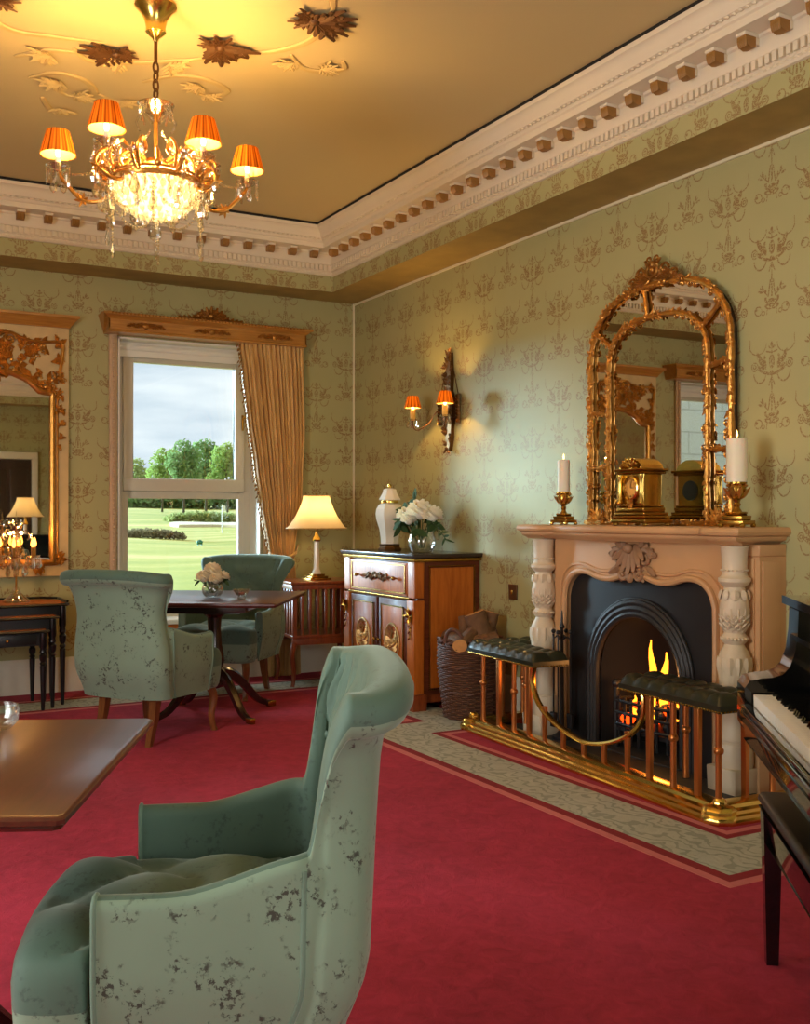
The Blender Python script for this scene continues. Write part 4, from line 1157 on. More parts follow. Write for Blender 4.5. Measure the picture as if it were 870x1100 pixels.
# ================================================================== candlesticks and candles
def candlestick(loc, k, lab, lab2, ch, cr, rz=0):
    t = thing('candlestick', lab, 'candlestick', loc, rz, 'brass candlesticks on the mantelpiece')
    q = MB()
    for a in range(4): q.ball((.043 * k * (1 if a % 2 else -1), .043 * k * (1 if a // 2 else -1), .008 * k), .011 * k, 8, 5)
    q.rbox(-.05 * k, .05 * k, -.05 * k, .05 * k, .010 * k, .026 * k, .004); q.rbox(-.040 * k, .040 * k, -.040 * k, .040 * k, .026 * k, .044 * k, .005)
    q.rbox(-.030 * k, .030 * k, -.030 * k, .030 * k, .044 * k, .058 * k, .006); q.build('base', MT['oldbrass'], t)
    q = MB(); q.lathe([(a * k, b * k) for a, b in ((.022, .056), (.014, .066), (.010, .075), (.015, .085), (.011, .092), (.014, .102), (.028, .112), (.033, .122), (.034, .148), (.030, .156), (.036, .162), (.036, .168), (.02, .168))], 20); q.build('stem', MT['oldbrass'], t)
    q = MB()
    for i in range(8):
        a = 2 * PI * i / 8; d = Vector((math.cos(a), math.sin(a), 0)); q.leaf(d * .022 * k + Vector((0, 0, .108 * k)), (d.x * .4, d.y * .4, 1), d, .05 * k, .022 * k, .25, .4)
        q.ball((.035 * k * d.x, .035 * k * d.y, .155 * k), .006 * k, 6, 4)
    q.build('cup_ornament', MT['gilt'], t)
    z = loc[2] + .1685 * k
    c = thing('candle', lab2, 'candle', (loc[0], loc[1], z), 0, 'lit pillar candles')
    q = MB(); q.lathe([(cr, 0), (cr, ch - .004), (cr - .004, ch), (cr * .5, ch - .006), (.002, ch - .006)], 24); q.build('wax', MT['candle'], c)
    q = MB(); q.tube([(0, 0, ch - .006), (.001, 0, ch + .008)], .0012, 5); q.build('wick', MT['coal'], c)
    q = MB(); q.lathe([(.001, ch + .004), (.0045, ch + .011), (.005, ch + .017), (.003, ch + .026), (.0006, ch + .036)], 10); q.build('flame', MT['cflame'], c)
    light('candle_glow', 'POINT', (0, 0, ch + .02), .8, (1, .55, .2), c, shadow_soft_size=.006)
candlestick((3.60, 4.685, MZ), 1.08, 'brass candlestick at the left end of the mantelpiece', 'lit white pillar candle at the left end of the mantelpiece', .175, .0345, .3)
candlestick((3.575, 3.40, MZ), 1.20, 'brass candlestick at the right end of the mantelpiece by the mirror', 'lit white pillar candle in front of the right mirror frame', .195, .046, .3)
# wall plate near the cabinet
q = MB(); q.rbox(X1 - .012, X1, 5.385, 5.475, .715, .81, .004); sw = q.build('switch_plate', MT['plate']); tag(sw, 'small bronze wall switch plate above the log basket', 'switch')
q = MB(); q.rbox(X1 - .02, X1 - .011, 5.422, 5.438, .75, .775, .003); q.build('toggle', MT['brass'], sw)
# ================================================================== upholstered tub chairs
S29, C29 = math.sin(math.radians(29)), math.cos(math.radians(29))
def cw(l, t): return (l * C29 + t * S29, -l * S29 + t * C29)      # along / away from the view direction
def chair_mesh(parent):
    ZB_ = .255
    def plan(u):
        a = abs(u); sg = 1 if u >= 0 else -1
        if a > .5:
            k = (a - .5) / .5; return Vector((sg * (.280 + .012 * math.sin(k * 2.2)), lerp(.185, -.198, k)))
        th = a / .5 * PI / 2
        return Vector((sg * .280 * max(math.sin(th), 0) ** .72,   .185 + .072 * max(math.cos(th), 0) ** .72))
    def top(u):
        a = abs(u)
        b = 1 - smooth01(.488, .532, a)
        arm = .585 + .060 * (1 - smooth01(.48, .85, a))
        return lerp(arm, .935 + .02 * math.cos(a / .45 * PI / 2) if a < .45 else .935, b)
    def deform(u, p, z):
        a = abs(u); wb = 1 - smooth01(.44, .60, a); wx = 1 - smooth01(.505, .56, a)
        f = max(0, (z - .2) / .75)
        p = Vector((p.x, p.y))
        p.x *= 1 - .11 * wx * math.exp(-((z - .70) / .13) ** 2) + wx * .12 * smooth01(.74, .95, z) - .10 * (1 - smooth01(.24, .45, z))
        p.y += wb * (.040 * f ** 1.3 + .030 * smooth01(.80, .95, z)) - .045 * (1 - smooth01(.24, .42, z)) * (1 if p.y > 0 else 0)
        return p
    US = []
    NU = 120
    for i in range(NU + 1): US.append(-1 + 2 * i / NU)
    US = sorted(set(round(u, 5) for u in US + [s * (.480 + .004 * k) for s in (-1, 1) for k in range(16)])); NU = len(US) - 1
    SXp, SZp = .135, .125
    rings = []; inner_start = None
    for u in US:
        a = abs(u); e = 1e-3
        d = plan(min(1, u + e)) - plan(max(-1, u - e)); nrm = Vector((d.y, -d.x)).normalized()
        c0 = plan(u)
        if nrm.dot(c0 - Vector((0, -.05))) < 0: nrm = -nrm
        wb = 1 - smooth01(.49, .535, a); h = top(u); th = lerp(.050, .072, wb); rr = lerp(.025, .036, wb)
        ring = []
        NO = 16
        zo = lerp(h - rr, h - .085, wb)
        for k in range(NO):
            z = lerp(ZB_, zo, k / (NO - 1)); p = deform(u, c0, z) + nrm * (th * .42)
            ring.append((p.x, p.y, z))
        pr = deform(u, c0, h - rr); out = th * .42; inn = -th * .5; mid = (out + inn) / 2; rad = (out - inn) / 2
        roll = [(out + .003, -.078), (out + .014, -.072), (out + .026, -.052), (out + .027, -.030), (out + .018, -.009), (out + .001, 0), (mid, -.002), (inn + .014, -.009), (inn + .003, -.022)]
        for k in range(9):
            an = PI * (k + 1) / 10; an_, az = mid + rad * math.cos(an), -rr + rr * math.sin(an)
            n_, z_ = lerp(an_, roll[k][0], wb), lerp(az, roll[k][1], wb)
            p = pr + nrm * n_; ring.append((p.x, p.y, h + z_))
        NI = 26
        for k in range(NI):
            z = lerp(h - rr, .36, k / (NI - 1)); s = u / .5 * .34
            puff = 0
            if a < .47 and z > .40:
                pp = s / SXp + z / SZp; qq = s / SXp - z / SZp
                v = (abs(math.sin(PI * pp / 2)) * abs(math.sin(PI * qq / 2))) ** .45
                puff = (.026 * v - .012) * (1 - smooth01(.84, .90, z)) * (1 - smooth01(.36, .46, a))
                if z > .80: puff -= .008 * math.exp(-((s / SXp * 2 + .5) % 1 - .5) ** 2 / .02) * smooth01(.78, .84, z) * (1 - smooth01(.88, .94, z)) * wb
            p = deform(u, c0, z) + nrm * (inn - puff * 1.0); ring.append((p.x, p.y, z))
        rings.append(ring)
    q = MB(); n = len(rings[0])
    # outer faces speckled (material 0), inner plain (1)
    vs = [p for r in rings for p in r]; fo, fi = [], []
    for i in range(NU):
        for j in range(n):
            j2 = (j + 1) % n; f = (i * n + j, i * n + j2, (i + 1) * n + j2, (i + 1) * n + j)
            (fo if j < 18 or j == n - 1 else fi).append(f)
    q.cur = 0; q.add(vs, fo + [tuple(range(n)), tuple(range(NU * n, NU * n + n))]); b = len(fo) + 2
    q.f += fi; q.m += [1] * len(fi)
    q.build('shell', [MT['velvet_out'], MT['velvet_in']], parent, smooth=60)
    # piping: seams and arm fronts
    for s in (-1, 1):
        i = 0 if s < 0 else NU
        pp = MB(); pp.tube([Vector(rings[i][j]) + Vector((0, -.002, 0)) for j in range(n - 6)], .005, 6); pp.build('piping', MT['piping'], parent, smooth=60)
        iu = min(range(NU + 1), key=lambda k: abs(US[k] - s * .545))
        pp = MB(); pp.tube([Vector(rings[iu][j]) for j in range(16)], .0055, 6); pp.build('piping', MT['piping'], parent, smooth=60)
    # seat cushion
    ctl = [(.235, .14), (.25, -.05), (.252, -.20), (.285, -.225), (.288, -.295), (.258, -.348), (.13, -.368), (0, -.373)]
    ctl = ctl + [(-x, y) for x, y in ctl[::-1][1:]]
    base = [(p.x, p.y) for p in bez([(x, y, 0) for x, y in ctl], 5)]
    cx, cy = 0, -.13
    q = MB(); rg = []
    for sc, z in ((.86, .250), (.93, .255), (.965, .275), (.985, .32), (1.0, .38), (1.005, .42), (.99, .448), (.96, .468), (.91, .481), (.85, .489), (.78, .493), (.70, .496), (.62, .498), (.54, .499), (.46, .5), (.38, .501), (.3, .502), (.22, .502), (.14, .502), (.06, .502)):
        r = []
        for x, y in base:
            X_ = cx + (x - cx) * sc; Y_ = cy + (y - cy) * sc; zz = z
            if z > .475:
                v = (abs(math.sin(PI * (X_ / .15 + Y_ / .15) / 2)) * abs(math.sin(PI * (X_ / .15 - Y_ / .15) / 2))) ** .45
                zz += (.036 * v - .028) * smooth01(.472, .494, z)
            r.append((X_, Y_, zz))
        rg.append(r)
    n = len(base); q.cur = 0
    for i in range(len(rg) - 1):
        q.cur = 0 if i < 4 else 1
        q.loft([rg[i], rg[i + 1]], closed=True, caps=False)
    q.add(rg[0], [tuple(range(n))]); q.cur = 1; q.add(rg[-1], [tuple(range(n))])
    me = q.build('seat', [MT['velvet_out'], MT['velvet_in']], parent, smooth=60)
    bm = bmesh.new(); bm.from_mesh(me.data); bmesh.ops.remove_doubles(bm, verts=bm.verts, dist=1e-5); bmesh.ops.recalc_face_normals(bm, faces=bm.faces); bm.to_mesh(me.data); bm.free()
    # buttons
    bq = MB(); bq.ball((0, 0, 0), .010, 8, 5, (1, 1, .6)); b0 = None
    for s2 in range(-4, 5):
        for z2 in range(6, 14):
            if (s2 + z2) % 2: continue
            z = z2 * SZp / 2 * 1.0; z = z2 * SZp / 1; 
    for i in range(-3, 4):
        for j in range(3, 8):
            if (i + j) % 2: continue
            s = i * SXp; z = j * SZp; u = s / .34 * .5
            if abs(u) > .42 or not (.44 < z < .86): continue
            c0 = plan(u); d = plan(u + 1e-3) - plan(u - 1e-3); nrm = Vector((d.y, -d.x)).normalized()
            if nrm.dot(c0 - Vector((0, -.05))) < 0: nrm = -nrm
            p = deform(u, c0, z) - nrm * (.0425 - .010); loc = (p.x, p.y, z); rot = (PI / 2, 0, math.atan2(nrm.y, nrm.x) - PI / 2)
            if b0 is None: b0 = bq.build('button', MT['velvet_in'], parent, loc, rot)
            else: inst(b0, parent=parent, loc=loc, rot=rot)
    # legs
    for s in (-1, 1):
        q = MB(); pts = bez([(s * .225, -.285, .27), (s * .24, -.31, .20), (s * .232, -.30, .10), (s * .235, -.31, .03), (s * .238, -.325, 0.0)], 5); m = len(pts)
        q.tube(pts, [lerp(.030, .015, (k / (m - 1)) ** .7) + (.004 if k > m - 4 else 0) for k in range(m)], 8); q.build('leg', MT['legwood'], parent)
        q = MB(); q.loft([[(s * x0 + dx, y0 + dy, z) for dx, dy in ((-w, -w), (w, -w), (w, w), (-w, w))] for x0, y0, z, w in ((.17, .13, .28, .025), (.172, .155, .14, .020), (.175, .20, 0.0, .015))]); q.build('leg', MT['legwood'], parent)
def place(o, l, t, f):
    """f: facing in view coordinates (right, away)"""
    x, y = cw(l, t); fx, fy = cw(*f); o.location = (x, y, 0); o.rotation_euler = (0, 0, math.atan2(fx, -fy))
ch1 = thing('tub_chair', 'large sage velvet tub chair in the foreground, tufted back seen from the side', 'chair', group='sage velvet tub chairs')
chair_mesh(ch1); place(ch1, -.372, 2.15, (-.994, -.11))
ch2 = copy_tree(ch1); tag(ch2, 'speckled sage tub chair seen from behind, left of the window table', 'chair'); ch2.location = (1.60, 5.88, 0); ch2.rotation_euler = (0, 0, math.atan2(.80, -.60))
ch3 = copy_tree(ch1); tag(ch3, 'sage tub chair behind the table, facing the camera under the window', 'chair'); place(ch3, -1.21, 7.42, (-.27, -.96))

# ================================================================== pedestal tables
def ped_table(label, l, t, wx, wy, rz, h=.735):
    x, y = cw(l, t); tb = thing('pedestal_table', label, 'table', (x, y, 0), rz, 'mahogany pedestal tables')
    a, b = wx / 2, wy / 2
    q = MB()
    def ring(ins, z, c=.012):
        A, B = a - ins, b - ins
        return [(A - c, -B, z), (A, -B + c, z), (A, B - c, z), (A - c, B, z), (-A + c, B, z), (-A, B - c, z), (-A, -B + c, z), (-A + c, -B, z)]
    q.loft([ring(.018, h - .028), ring(.010, h - .026), ring(.006, h - .018), ring(.0, h - .014), ring(.0, h - .006), ring(.004, h - .002), ring(.008, h)])
    q.build('table_top', MT['mahogtop'], tb, smooth=30)
    q = MB()
    q.rbox(-a * .55, a * .55, -b * .62, b * .62, h - .075, h - .029, .004)
    for s in (-1, 1): q.prism([(-a * .75, h - .03), (a * .75, h - .03), (a * .45, h - .085), (-a * .45, h - .085)], 'y', s * b * .5 - .02, s * b * .5 + .02)
    q.build('frame', MT['darkwood'], tb)
    q = MB(); q.lathe([(.07, h - .078), (.07, h - .11), (.045, h - .13), (.040, h - .2), (.046, h - .30), (.058, h - .36), (.062, .33), (.050, .30), (.052, .285), (.070, .27), (.070, .19), (.05, .17), (.02, .16)], 20); q.build('column', MT['darkwood'], tb)
    for k in range(4):
        an = PI / 4 + k * PI / 2; d = Vector((math.cos(an), math.sin(an), 0))
        q = MB(); prof = bez([(.03, 0, .255), (.12, 0, .24), (.22, 0, .16), (.31, 0, .065), (.38, 0, .028), (.43, 0, .022)], 5); m = len(prof); rings = []
        sd = Vector((-d.y, d.x, 0))
        for i, p in enumerate(prof):
            w = lerp(.026, .016, i / (m - 1)); hh = lerp(.040, .015, i / (m - 1)); tn = (prof[min(i + 1, m - 1)] - prof[max(i - 1, 0)]).normalized(); up = Vector((-tn.z * d.x, -tn.z * d.y, tn.x))
            c = d * p.x + Vector((0, 0, max(p.z, .0165)))
            rings.append([c + sd * w + up * hh * .6, c + up * hh, c - sd * w + up * hh * .6, c - sd * w * .8 - up * hh * .8, c + sd * w * .8 - up * hh * .8])
        q.loft(rings); lg = q.build('leg', MT['darkwood'], tb)
        q = MB(); q.rbox(-.02, .045, -.019, .019, .002, .036, .006); q.build('brass_toe', MT['oldbrass'], lg, loc=d * .405, rot=(0, 0, an))
    return tb
ped_table('mahogany pedestal table by the window carrying a small flower bowl', -1.19, 6.60, .98, 1.0, math.radians(-33.5))
ped_table('bare mahogany table top cut off by the left edge in the foreground', -1.115, 2.20, 1.02, .88, math.radians(-25.5))
# things on the window table
def bowl_glass(name, loc, prof, label, cat, m='glass', group=None, seg=24):
    q = MB(); q.lathe(prof, seg); o = q.build(name, MT[m], loc=loc); return tag(o, label, cat, group)
TZ = .735
x, y = cw(-1.18, 6.48)
vz = bowl_glass('glass_bowl_vase', (x, y, TZ), [(.028, .0005), (.045, .006), (.062, .03), (.066, .055), (.058, .085), (.046, .10), (.043, .098), (.055, .083), (.062, .055), (.058, .03), (.04, .01), (.01, .008)], 'round glass bowl holding cream flowers on the window table', 'vase')
def bloom(q, c, r, rnd, n=40, up=Vector((0, 0, 1))):
    for k in range(n):
        t = (k + .5) / n; ph = k * 2.399; pol = math.acos(1 - 1.35 * t)
        d = Vector((math.sin(pol) * math.cos(ph), math.sin(pol) * math.sin(ph), math.cos(pol)))
        side = Vector((-math.sin(ph), math.cos(ph), 0))
        q.leaf(Vector(c) + d * r * .45, d * .7 + Vector((0, 0, .45)) + side * .25, d, r * .62, r * .60, .45, .12, 5, 1)
    q.ball(c, r * .62, 8, 6)
def flower(loc, r, stem_to, label, group, m='petal', seed=0):
    f = thing('flower', label, 'flower', loc, 0, group); rnd = random.Random(seed)
    q = MB(); bloom(q, (0, 0, 0), r, rnd); q.build('bloom', MT[m], f, smooth=40)
    e = Vector(stem_to) - Vector(loc); q = MB(); q.tube([(0, 0, -r * .4), e * .5 + Vector((0, 0, -.01)), e], .0035, 5); q.build('stem', MT['green'], f)
for k, (dx, dy, dz, r, lab) in enumerate(((0, 0, .165, .050, 'topmost cream bloom in the small bowl on the window table'), (-.06, -.01, .125, .044, 'cream bloom on the left of the small flower bowl'), (.055, -.02, .12, .044, 'cream bloom on the right of the small flower bowl'), (.0, -.06, .115, .04, 'cream bloom at the front of the small flower bowl'), (.0, .06, .12, .04, 'cream bloom at the back of the small flower bowl'))):
    flower((x + dx, y + dy, TZ + dz), r, (x + dx * .2, y + dy * .2, TZ + .03), lab, 'cream flowers on the window table', 'petalcream', k)
def sprig(pts, n, L, label, group, seed=1, m='green', wid=.4):
    rnd = random.Random(seed); p0 = Vector(pts[0]); o = thing('leaf_sprig', label, 'foliage', p0, 0, group)
    P = bez([Vector(p) - p0 for p in pts], 6); q = MB(); q.tube(P, .0028, 5); q.build('stem', MT[m], o)
    q = MB(); lf = None
    for k in range(n):
        t = .25 + .75 * k / max(1, n - 1); i = min(len(P) - 2, int(t * (len(P) - 1))); d = (P[i + 1] - P[i]).normalized(); sd = d.orthogonal().normalized(); sd = Matrix.Rotation(k * 2.4, 3, d) @ sd
        q = MB(); q.leaf((0, 0, 0), d * .7 + sd * .8, sd.cross(d) + Vector((0, 0, .5)), L * rnd.uniform(.7, 1.15), L * wid, -.15, .06, 5); q.build('leaf', MT[m], o, loc=P[i])
for k, (dx, dy) in enumerate(((-.09, .02), (.09, .01), (.06, -.07))):
    sprig([(x + dx * .2, y + dy * .2, TZ + .05), (x + dx * .7, y + dy * .7, TZ + .10), (x + dx, y + dy, TZ + .105)], 4, .05, ('green sprig at the left of the small flower bowl', 'green sprig at the right of the small flower bowl', 'green sprig drooping over the front of the small bowl')[k], 'leaf sprigs in the small bowl', k)
x, y = cw(-.99, 6.40)
dish = bowl_glass('glass_dish', (x, y, TZ), [(.022, .0005), (.026, .006), (.02, .016), (.034, .026), (.056, .058), (.054, .058), (.032, .03), (.01, .02)], 'small footed glass dish right of the flower bowl', 'dish')
o = thing('tea_light', 'small pink tea light inside the footed glass dish', 'candle', (x, y, TZ + .024)); q = MB(); q.lathe([(.017, 0), (.018, .014), (.015, .016), (.002, .014)], 14); q.build('wax', simple('pink_wax', (214, 140, 122), .5), o); q = MB(); q.tube([(0, 0, .012), (0, 0, .022)], .0012, 5); q.build('wick', MT['coal'], o)
x, y = cw(-.985, 2.52)
bowl_glass('cut_glass_bowl', (x, y, TZ), [(.03, .0005), (.045, .004), (.060, .02), (.064, .04), (.060, .058), (.056, .058), (.058, .04), (.052, .02), (.02, .01)], 'clear glass bowl at the left edge of the foreground table', 'bowl', seg=14)

# ================================================================== side cabinet
cb = thing('side_cabinet', 'inlaid satinwood side cabinet with gilt oval mounts against the right wall', 'cabinet', (X1, 6.31, 0))
D, HW, HT = .49, .51, .995
q = MB()
q.box(-D + .012, -.01, -HW + .01, HW - .01, .10, HT - .05); q.build('body', MT['mahog'], cb, smooth=0)
q = MB(); q.rbox(-D + .03, -.01, -HW + .02, HW - .02, .045, .10, .004)
for s in (-1, 1): q.rbox(-D - .03, -D + .075, s * (HW - .045) - .058, s * (HW - .045) + .058, 0, .105, .004); q.rbox(-.09, -.01, s * (HW - .045) - .05, s * (HW - .045) + .05, 0, .105, .004)
q.rbox(-D - .006, -D + .03, -HW + .08, HW - .08, .045, .095, .004)
q.build('plinth', MT['redwood'], cb)
q = MB(); q.rbox(-D - .035, 0, -HW - .025, HW + .025, HT - .028, HT, .006); q.build('top', MT['darkwood'], cb)
q = MB(); q.rbox(-D - .02, 0, -HW - .012, HW + .012, HT - .05, HT - .029, .004); q.rbox(-D - .015, -D + .02, -HW + .07, HW - .07, .70, .715, .004); q.build('moulding', MT['oldbrass'], cb)
for s in (-1, 1):       # corner pilasters with mounts
    q = MB(); y0 = s * (HW - .045)
    q.rbox(-D - .018, -D + .06, y0 - .047, y0 + .047, .105, .70, .004); q.rbox(-D - .012, -D + .06, y0 - .047, y0 + .047, .715, HT - .052, .004)
    p = q.build('corner_post', MT['satin'], cb)
    q = MB()
    for zc, k in ((.60, 1), (.18, .8)):
        for i in range(8): q.leaf((-D - .02, y0, zc), (-.1, math.sin(i * .785) * .6, math.cos(i * .785)), (-1, 0, 0), .06 * k, .026 * k, .2, .5)
        for i in range(5): q.leaf((-D - .02, y0, zc - .05 - .02 * i), (-.1, .5 * (-1) ** i, -.8), (-1, 0, 0), .03, .018, .2, .5)
    q.build('mount', MT['oldbrass'], p)
q = MB(); q.rbox(-D - .012, -D + .02, -HW + .10, HW - .10, .722, HT - .06, .004); dr = q.build('drawer', MT['satin'], cb)
q = MB()
for (a, b, c, d_) in ((-HW + .12, HW - .12, .735, .742), (-HW + .12, HW - .12, HT - .079, HT - .072)): q.box(-D - .016, -D - .011, a, b, c, d_)
for a in (-HW + .12, HW - .127): q.box(-D - .016, -D - .011, a, a + .007, .735, HT - .072)
q.build('beaded_edge', MT['oldbrass'], dr, smooth=0)
q = MB()
for s in (-1, 1):
    for k in range(3): q.cscroll((-D - .016, s * (.035 + .045 * k), .83 + .008 * (-1) ** k), (0, s, 0), (0, 0, (-1) ** k), .024 - .003 * k, .006); q.leaf((-D - .014, s * (.03 + .045 * k), .83), (-.1, s * .9, -.5 * (-1) ** k), (-1, 0, 0), .04, .02, .1, .5, 5, 1)
    q.leaf((-D - .014, s * .15, .83), (-.1, s, .1), (-1, 0, 0), .05, .018, .1, .5, 5, 1)
q.ball((-D - .018, 0, .83), .018, 8, 6, (.6, 1, 1))
q.build('mount', MT['bronze'], dr)
for s in (-1, 1):
    q = MB(); q.tube([(-D - .012, s * .27, .83), (-D - .03, s * .27, .83)], .006, 8); q.ball((-D - .036, s * .27, .83), .014, 10, 6); q.build('knob', MT['oldbrass'], dr)
for s in (-1, 1):
    y0, y1 = (s * .21 - .195, s * .21 + .195)
    q = MB(); q.rbox(-D - .008, -D + .02, y0, y1, .118, .692, .004); dr = q.build('door', MT['mahog'], cb)
    q = MB(); q.rbox(-D - .011, -D + .0, y0 + .045, y1 - .045, .165, .645, .003); q.build('panel', MT['satin'], dr)
    q = MB()
    for (a, b, c, d_) in ((y0 + .040, y1 - .040, .158, .165), (y0 + .040, y1 - .040, .645, .652)): q.box(-D - .016, -D - .008, a, b, c, d_)
    for a in (y0 + .040, y1 - .047): q.box(-D - .016, -D - .008, a, a + .007, .158, .652)
    q.build('beaded_edge', MT['oldbrass'], dr, smooth=0)
    cy = s * .21; rn = random.Random(8)
    q = MB(); q.tube([(-D - .014, cy +   .098 * math.cos(2 * PI * k / 32), .415 + .118 * math.sin(2 * PI * k / 32)) for k in range(32)], .006, 6, wrap=True)
    for k in range(80):
        a = rn.random() * 2 * PI; r = math.sqrt(rn.random()) * .88
        q.leaf((-D - .011, cy + .09 * r * math.cos(a), .415 + .108 * r * math.sin(a)), (-.15, math.cos(a + 1.2), math.sin(a + 1.2)), (-1, 0, 0), .03, .016, .3, .6, 4)
    q.ball((-D - .014, cy, .415), .02, 8, 6)
    q.build('oval_mount', MT['ormolu'], dr)
    q = MB(); q.ball((-D - .022, s * .03, .41), .012, 8, 6); q.tube([(-D - .005, s * .03, .41), (-D - .02, s * .03, .41)], .004, 6); q.build('knob', MT['oldbrass'], dr)
q = MB(); q.box(-D + .11, -.06, -HW + .002, -HW + .01, .14, HT - .09); sp_ = q.build('side_panel', MT['satin'], cb, smooth=0)
q = MB()
x = -D + .10
while x < -.045:
    for z in (.13, HT - .08): q.ball((x, -HW + .004, z), .0055, 5, 4)
    x += .013
z = .13
while z < HT - .075:
    for x in (-D + .10, -.05): q.ball((x, -HW + .004, z), .0055, 5, 4)
    z += .013
o = q.build('side_beading', MT['oldbrass'], cb); o['kind'] = 'stuff'
# ginger jar
jar = thing('lidded_jar', 'white lidded jar with gilt base and neck on the cabinet', 'jar', (3.47, 6.48, HT), .3)
def octo(prof, seg=8, tw=PI / 8): 
    q = MB(); q.loft([[(r * math.cos(tw + 2 * PI * j / seg), r * math.sin(tw + 2 * PI * j / seg), z) for j in range(seg)] for r, z in prof]); return q
q = octo([(.085, 0), (.088, .012), (.076, .024), (.072, .036), (.080, .044), (.07, .048)]); q.build('base', MT['bronze'], jar, smooth=20)
q = octo([(.066, .048), (.068, .09), (.078, .15), (.100, .215), (.106, .255), (.100, .29), (.080, .318), (.058, .33)]); q.build('body', MT['china'], jar, smooth=20)
q = MB(); q.lathe([(.060, .328), (.062, .336), (.060, .348), (.064, .352)], 24); q.build('neck_band', MT['brass'], jar)
q = octo([(.080, .35), (.080, .358), (.070, .372), (.054, .40), (.048, .425), (.03, .432), (.012, .434)]); q.build('lid', MT['china'], jar, smooth=20)
q = MB(); q.lathe([(.012, .43), (.008, .436), (.015, .446), (.014, .456), (.004, .464), (.001, .47)], 12); q.build('finial', MT['brass'], jar)
# glass vase and white flowers
vx, vy, vz_ = 3.47, 6.03, HT
q = MB(); q.lathe([(.05, .0005), (.075, .01), (.092, .05), (.094, .08), (.082, .125), (.066, .15), (.070, .155), (.063, .15), (.078, .124), (.089, .08), (.086, .05), (.068, .014), (.01, .01)], 28)
o = q.build('glass_vase', MT['glass'], loc=(vx, vy, vz_)); tag(o, 'round clear glass vase of white flowers on the cabinet', 'vase')
for k, (dx, dy, dz, r, lab) in enumerate(((-.06, .10, .235, .064, 'round white rose on the left of the vase bouquet'), (-.03, .02, .265, .062, 'white bloom at the top left of the vase bouquet'), (-.05, -.06, .265, .08, 'largest white bloom in the middle of the vase bouquet'), (.0, -.13, .24, .068, 'white bloom at the right of the vase bouquet'), (-.11, -.02, .215, .052, 'white bloom at the front of the vase bouquet'), (.04, .06, .29, .045, 'small white bloom at the top back of the vase bouquet'))):
    flower((vx + dx, vy + dy, vz_ + dz), r, (vx + dx * .15, vy + dy * .15, vz_ + .03), lab, 'white flowers in the glass vase', 'petal', k + 20)
sp = [((-.03, .20, .24), 'leafy sprig reaching left from the vase bouquet'), ((-.06, .17, .17), 'leafy sprig hanging low at the left of the bouquet'), ((-.13, .06, .16), 'broad leaf sprig under the front roses'), ((-.1, -.10, .14), 'broad leaf sprig under the right blooms'), ((0, -.16, .18), 'leafy sprig at the right of the bouquet'), ((0, .12, .30), 'leafy sprig at the top of the bouquet'), ((-.03, -.36, .09), 'long thin trailing sprig hanging out to the right of the vase')]
for k, (d, lab) in enumerate(sp):
    lx = k == 6
    sprig([(vx + d[0] * .1, vy + d[1] * .1, vz_ + .10), (vx + d[0] * .6, vy + d[1] * .5, vz_ + .17 + d[2] * .15), (vx + d[0], vy + d[1] * .8, vz_ + d[2] + .05), (vx + d[0], vy + d[1], vz_ + d[2])], 16 if lx else 9, .065 if lx else .085, lab, 'leaf sprigs in the bouquet', k, wid=.26 if lx else .48)

# ================================================================== corner side table + lamp
st = thing('slatted_side_table', 'reddish wooden side table with slatted gallery in the room corner', 'table', (3.26, 7.24, 0), math.radians(-6))
q = MB(); q.rbox(-.27, .27, -.23, .23, .735, .758, .006); q.build('table_top', MT['redwood'], st)
q = MB(); q.rbox(-.255, .255, -.215, .215, .345, .37, .004); q.rbox(-.255, .255, -.215, -.195, .30, .345, .003); q.rbox(-.255, .255, .195, .215, .30, .345, .003); q.build('shelf', MT['redwood'], st)
q = MB()
q.rbox(-.26, .26, -.22, -.20, .70, .735, .003); q.rbox(-.26, .26, .20, .22, .70, .735, .003); q.rbox(-.26, -.24, -.22, .22, .70, .735, .003); q.rbox(.24, .26, -.22, .22, .70, .735, .003); q.build('apron', MT['redwood'], st)
sl = MB(); sl.rbox(-.011, .011, -.006, .006, .368, .705, .002); s0 = None
for k in range(7):
    for y in (-.207, .207):
        p = (-.18 + .06 * k, y, 0)
        if s0 is None: s0 = sl.build('slat', MT['redwood'], st, p)
        else: inst(s0, parent=st, loc=p)
for k in range(5):
    for x in (-.25, .25): inst(s0, parent=st, loc=(x, -.13 + .065 * k, 0), rot=(0, 0, PI / 2))
for a in (-1, 1):
    for b in (-1, 1):
        q = MB(); cx, cy = a * .238, b * .198
        q.rbox(cx - .018, cx + .018, cy - .018, cy + .018, .30, .736, .003)
        P = bez([(cx, cy, .31), (cx + a * .018, cy + b * .014, .24), (cx + a * .004, cy, .12), (cx + a * .01, cy + b * .008, .03), (cx + a * .018, cy + b * .012, 0)], 4); m = len(P)
        q.tube(P, [lerp(.026, .013, (k / (m - 1)) ** .6) + (.006 if k > m - 3 else 0) for k in range(m)], 8); q.build('leg', MT['redwood'], st)
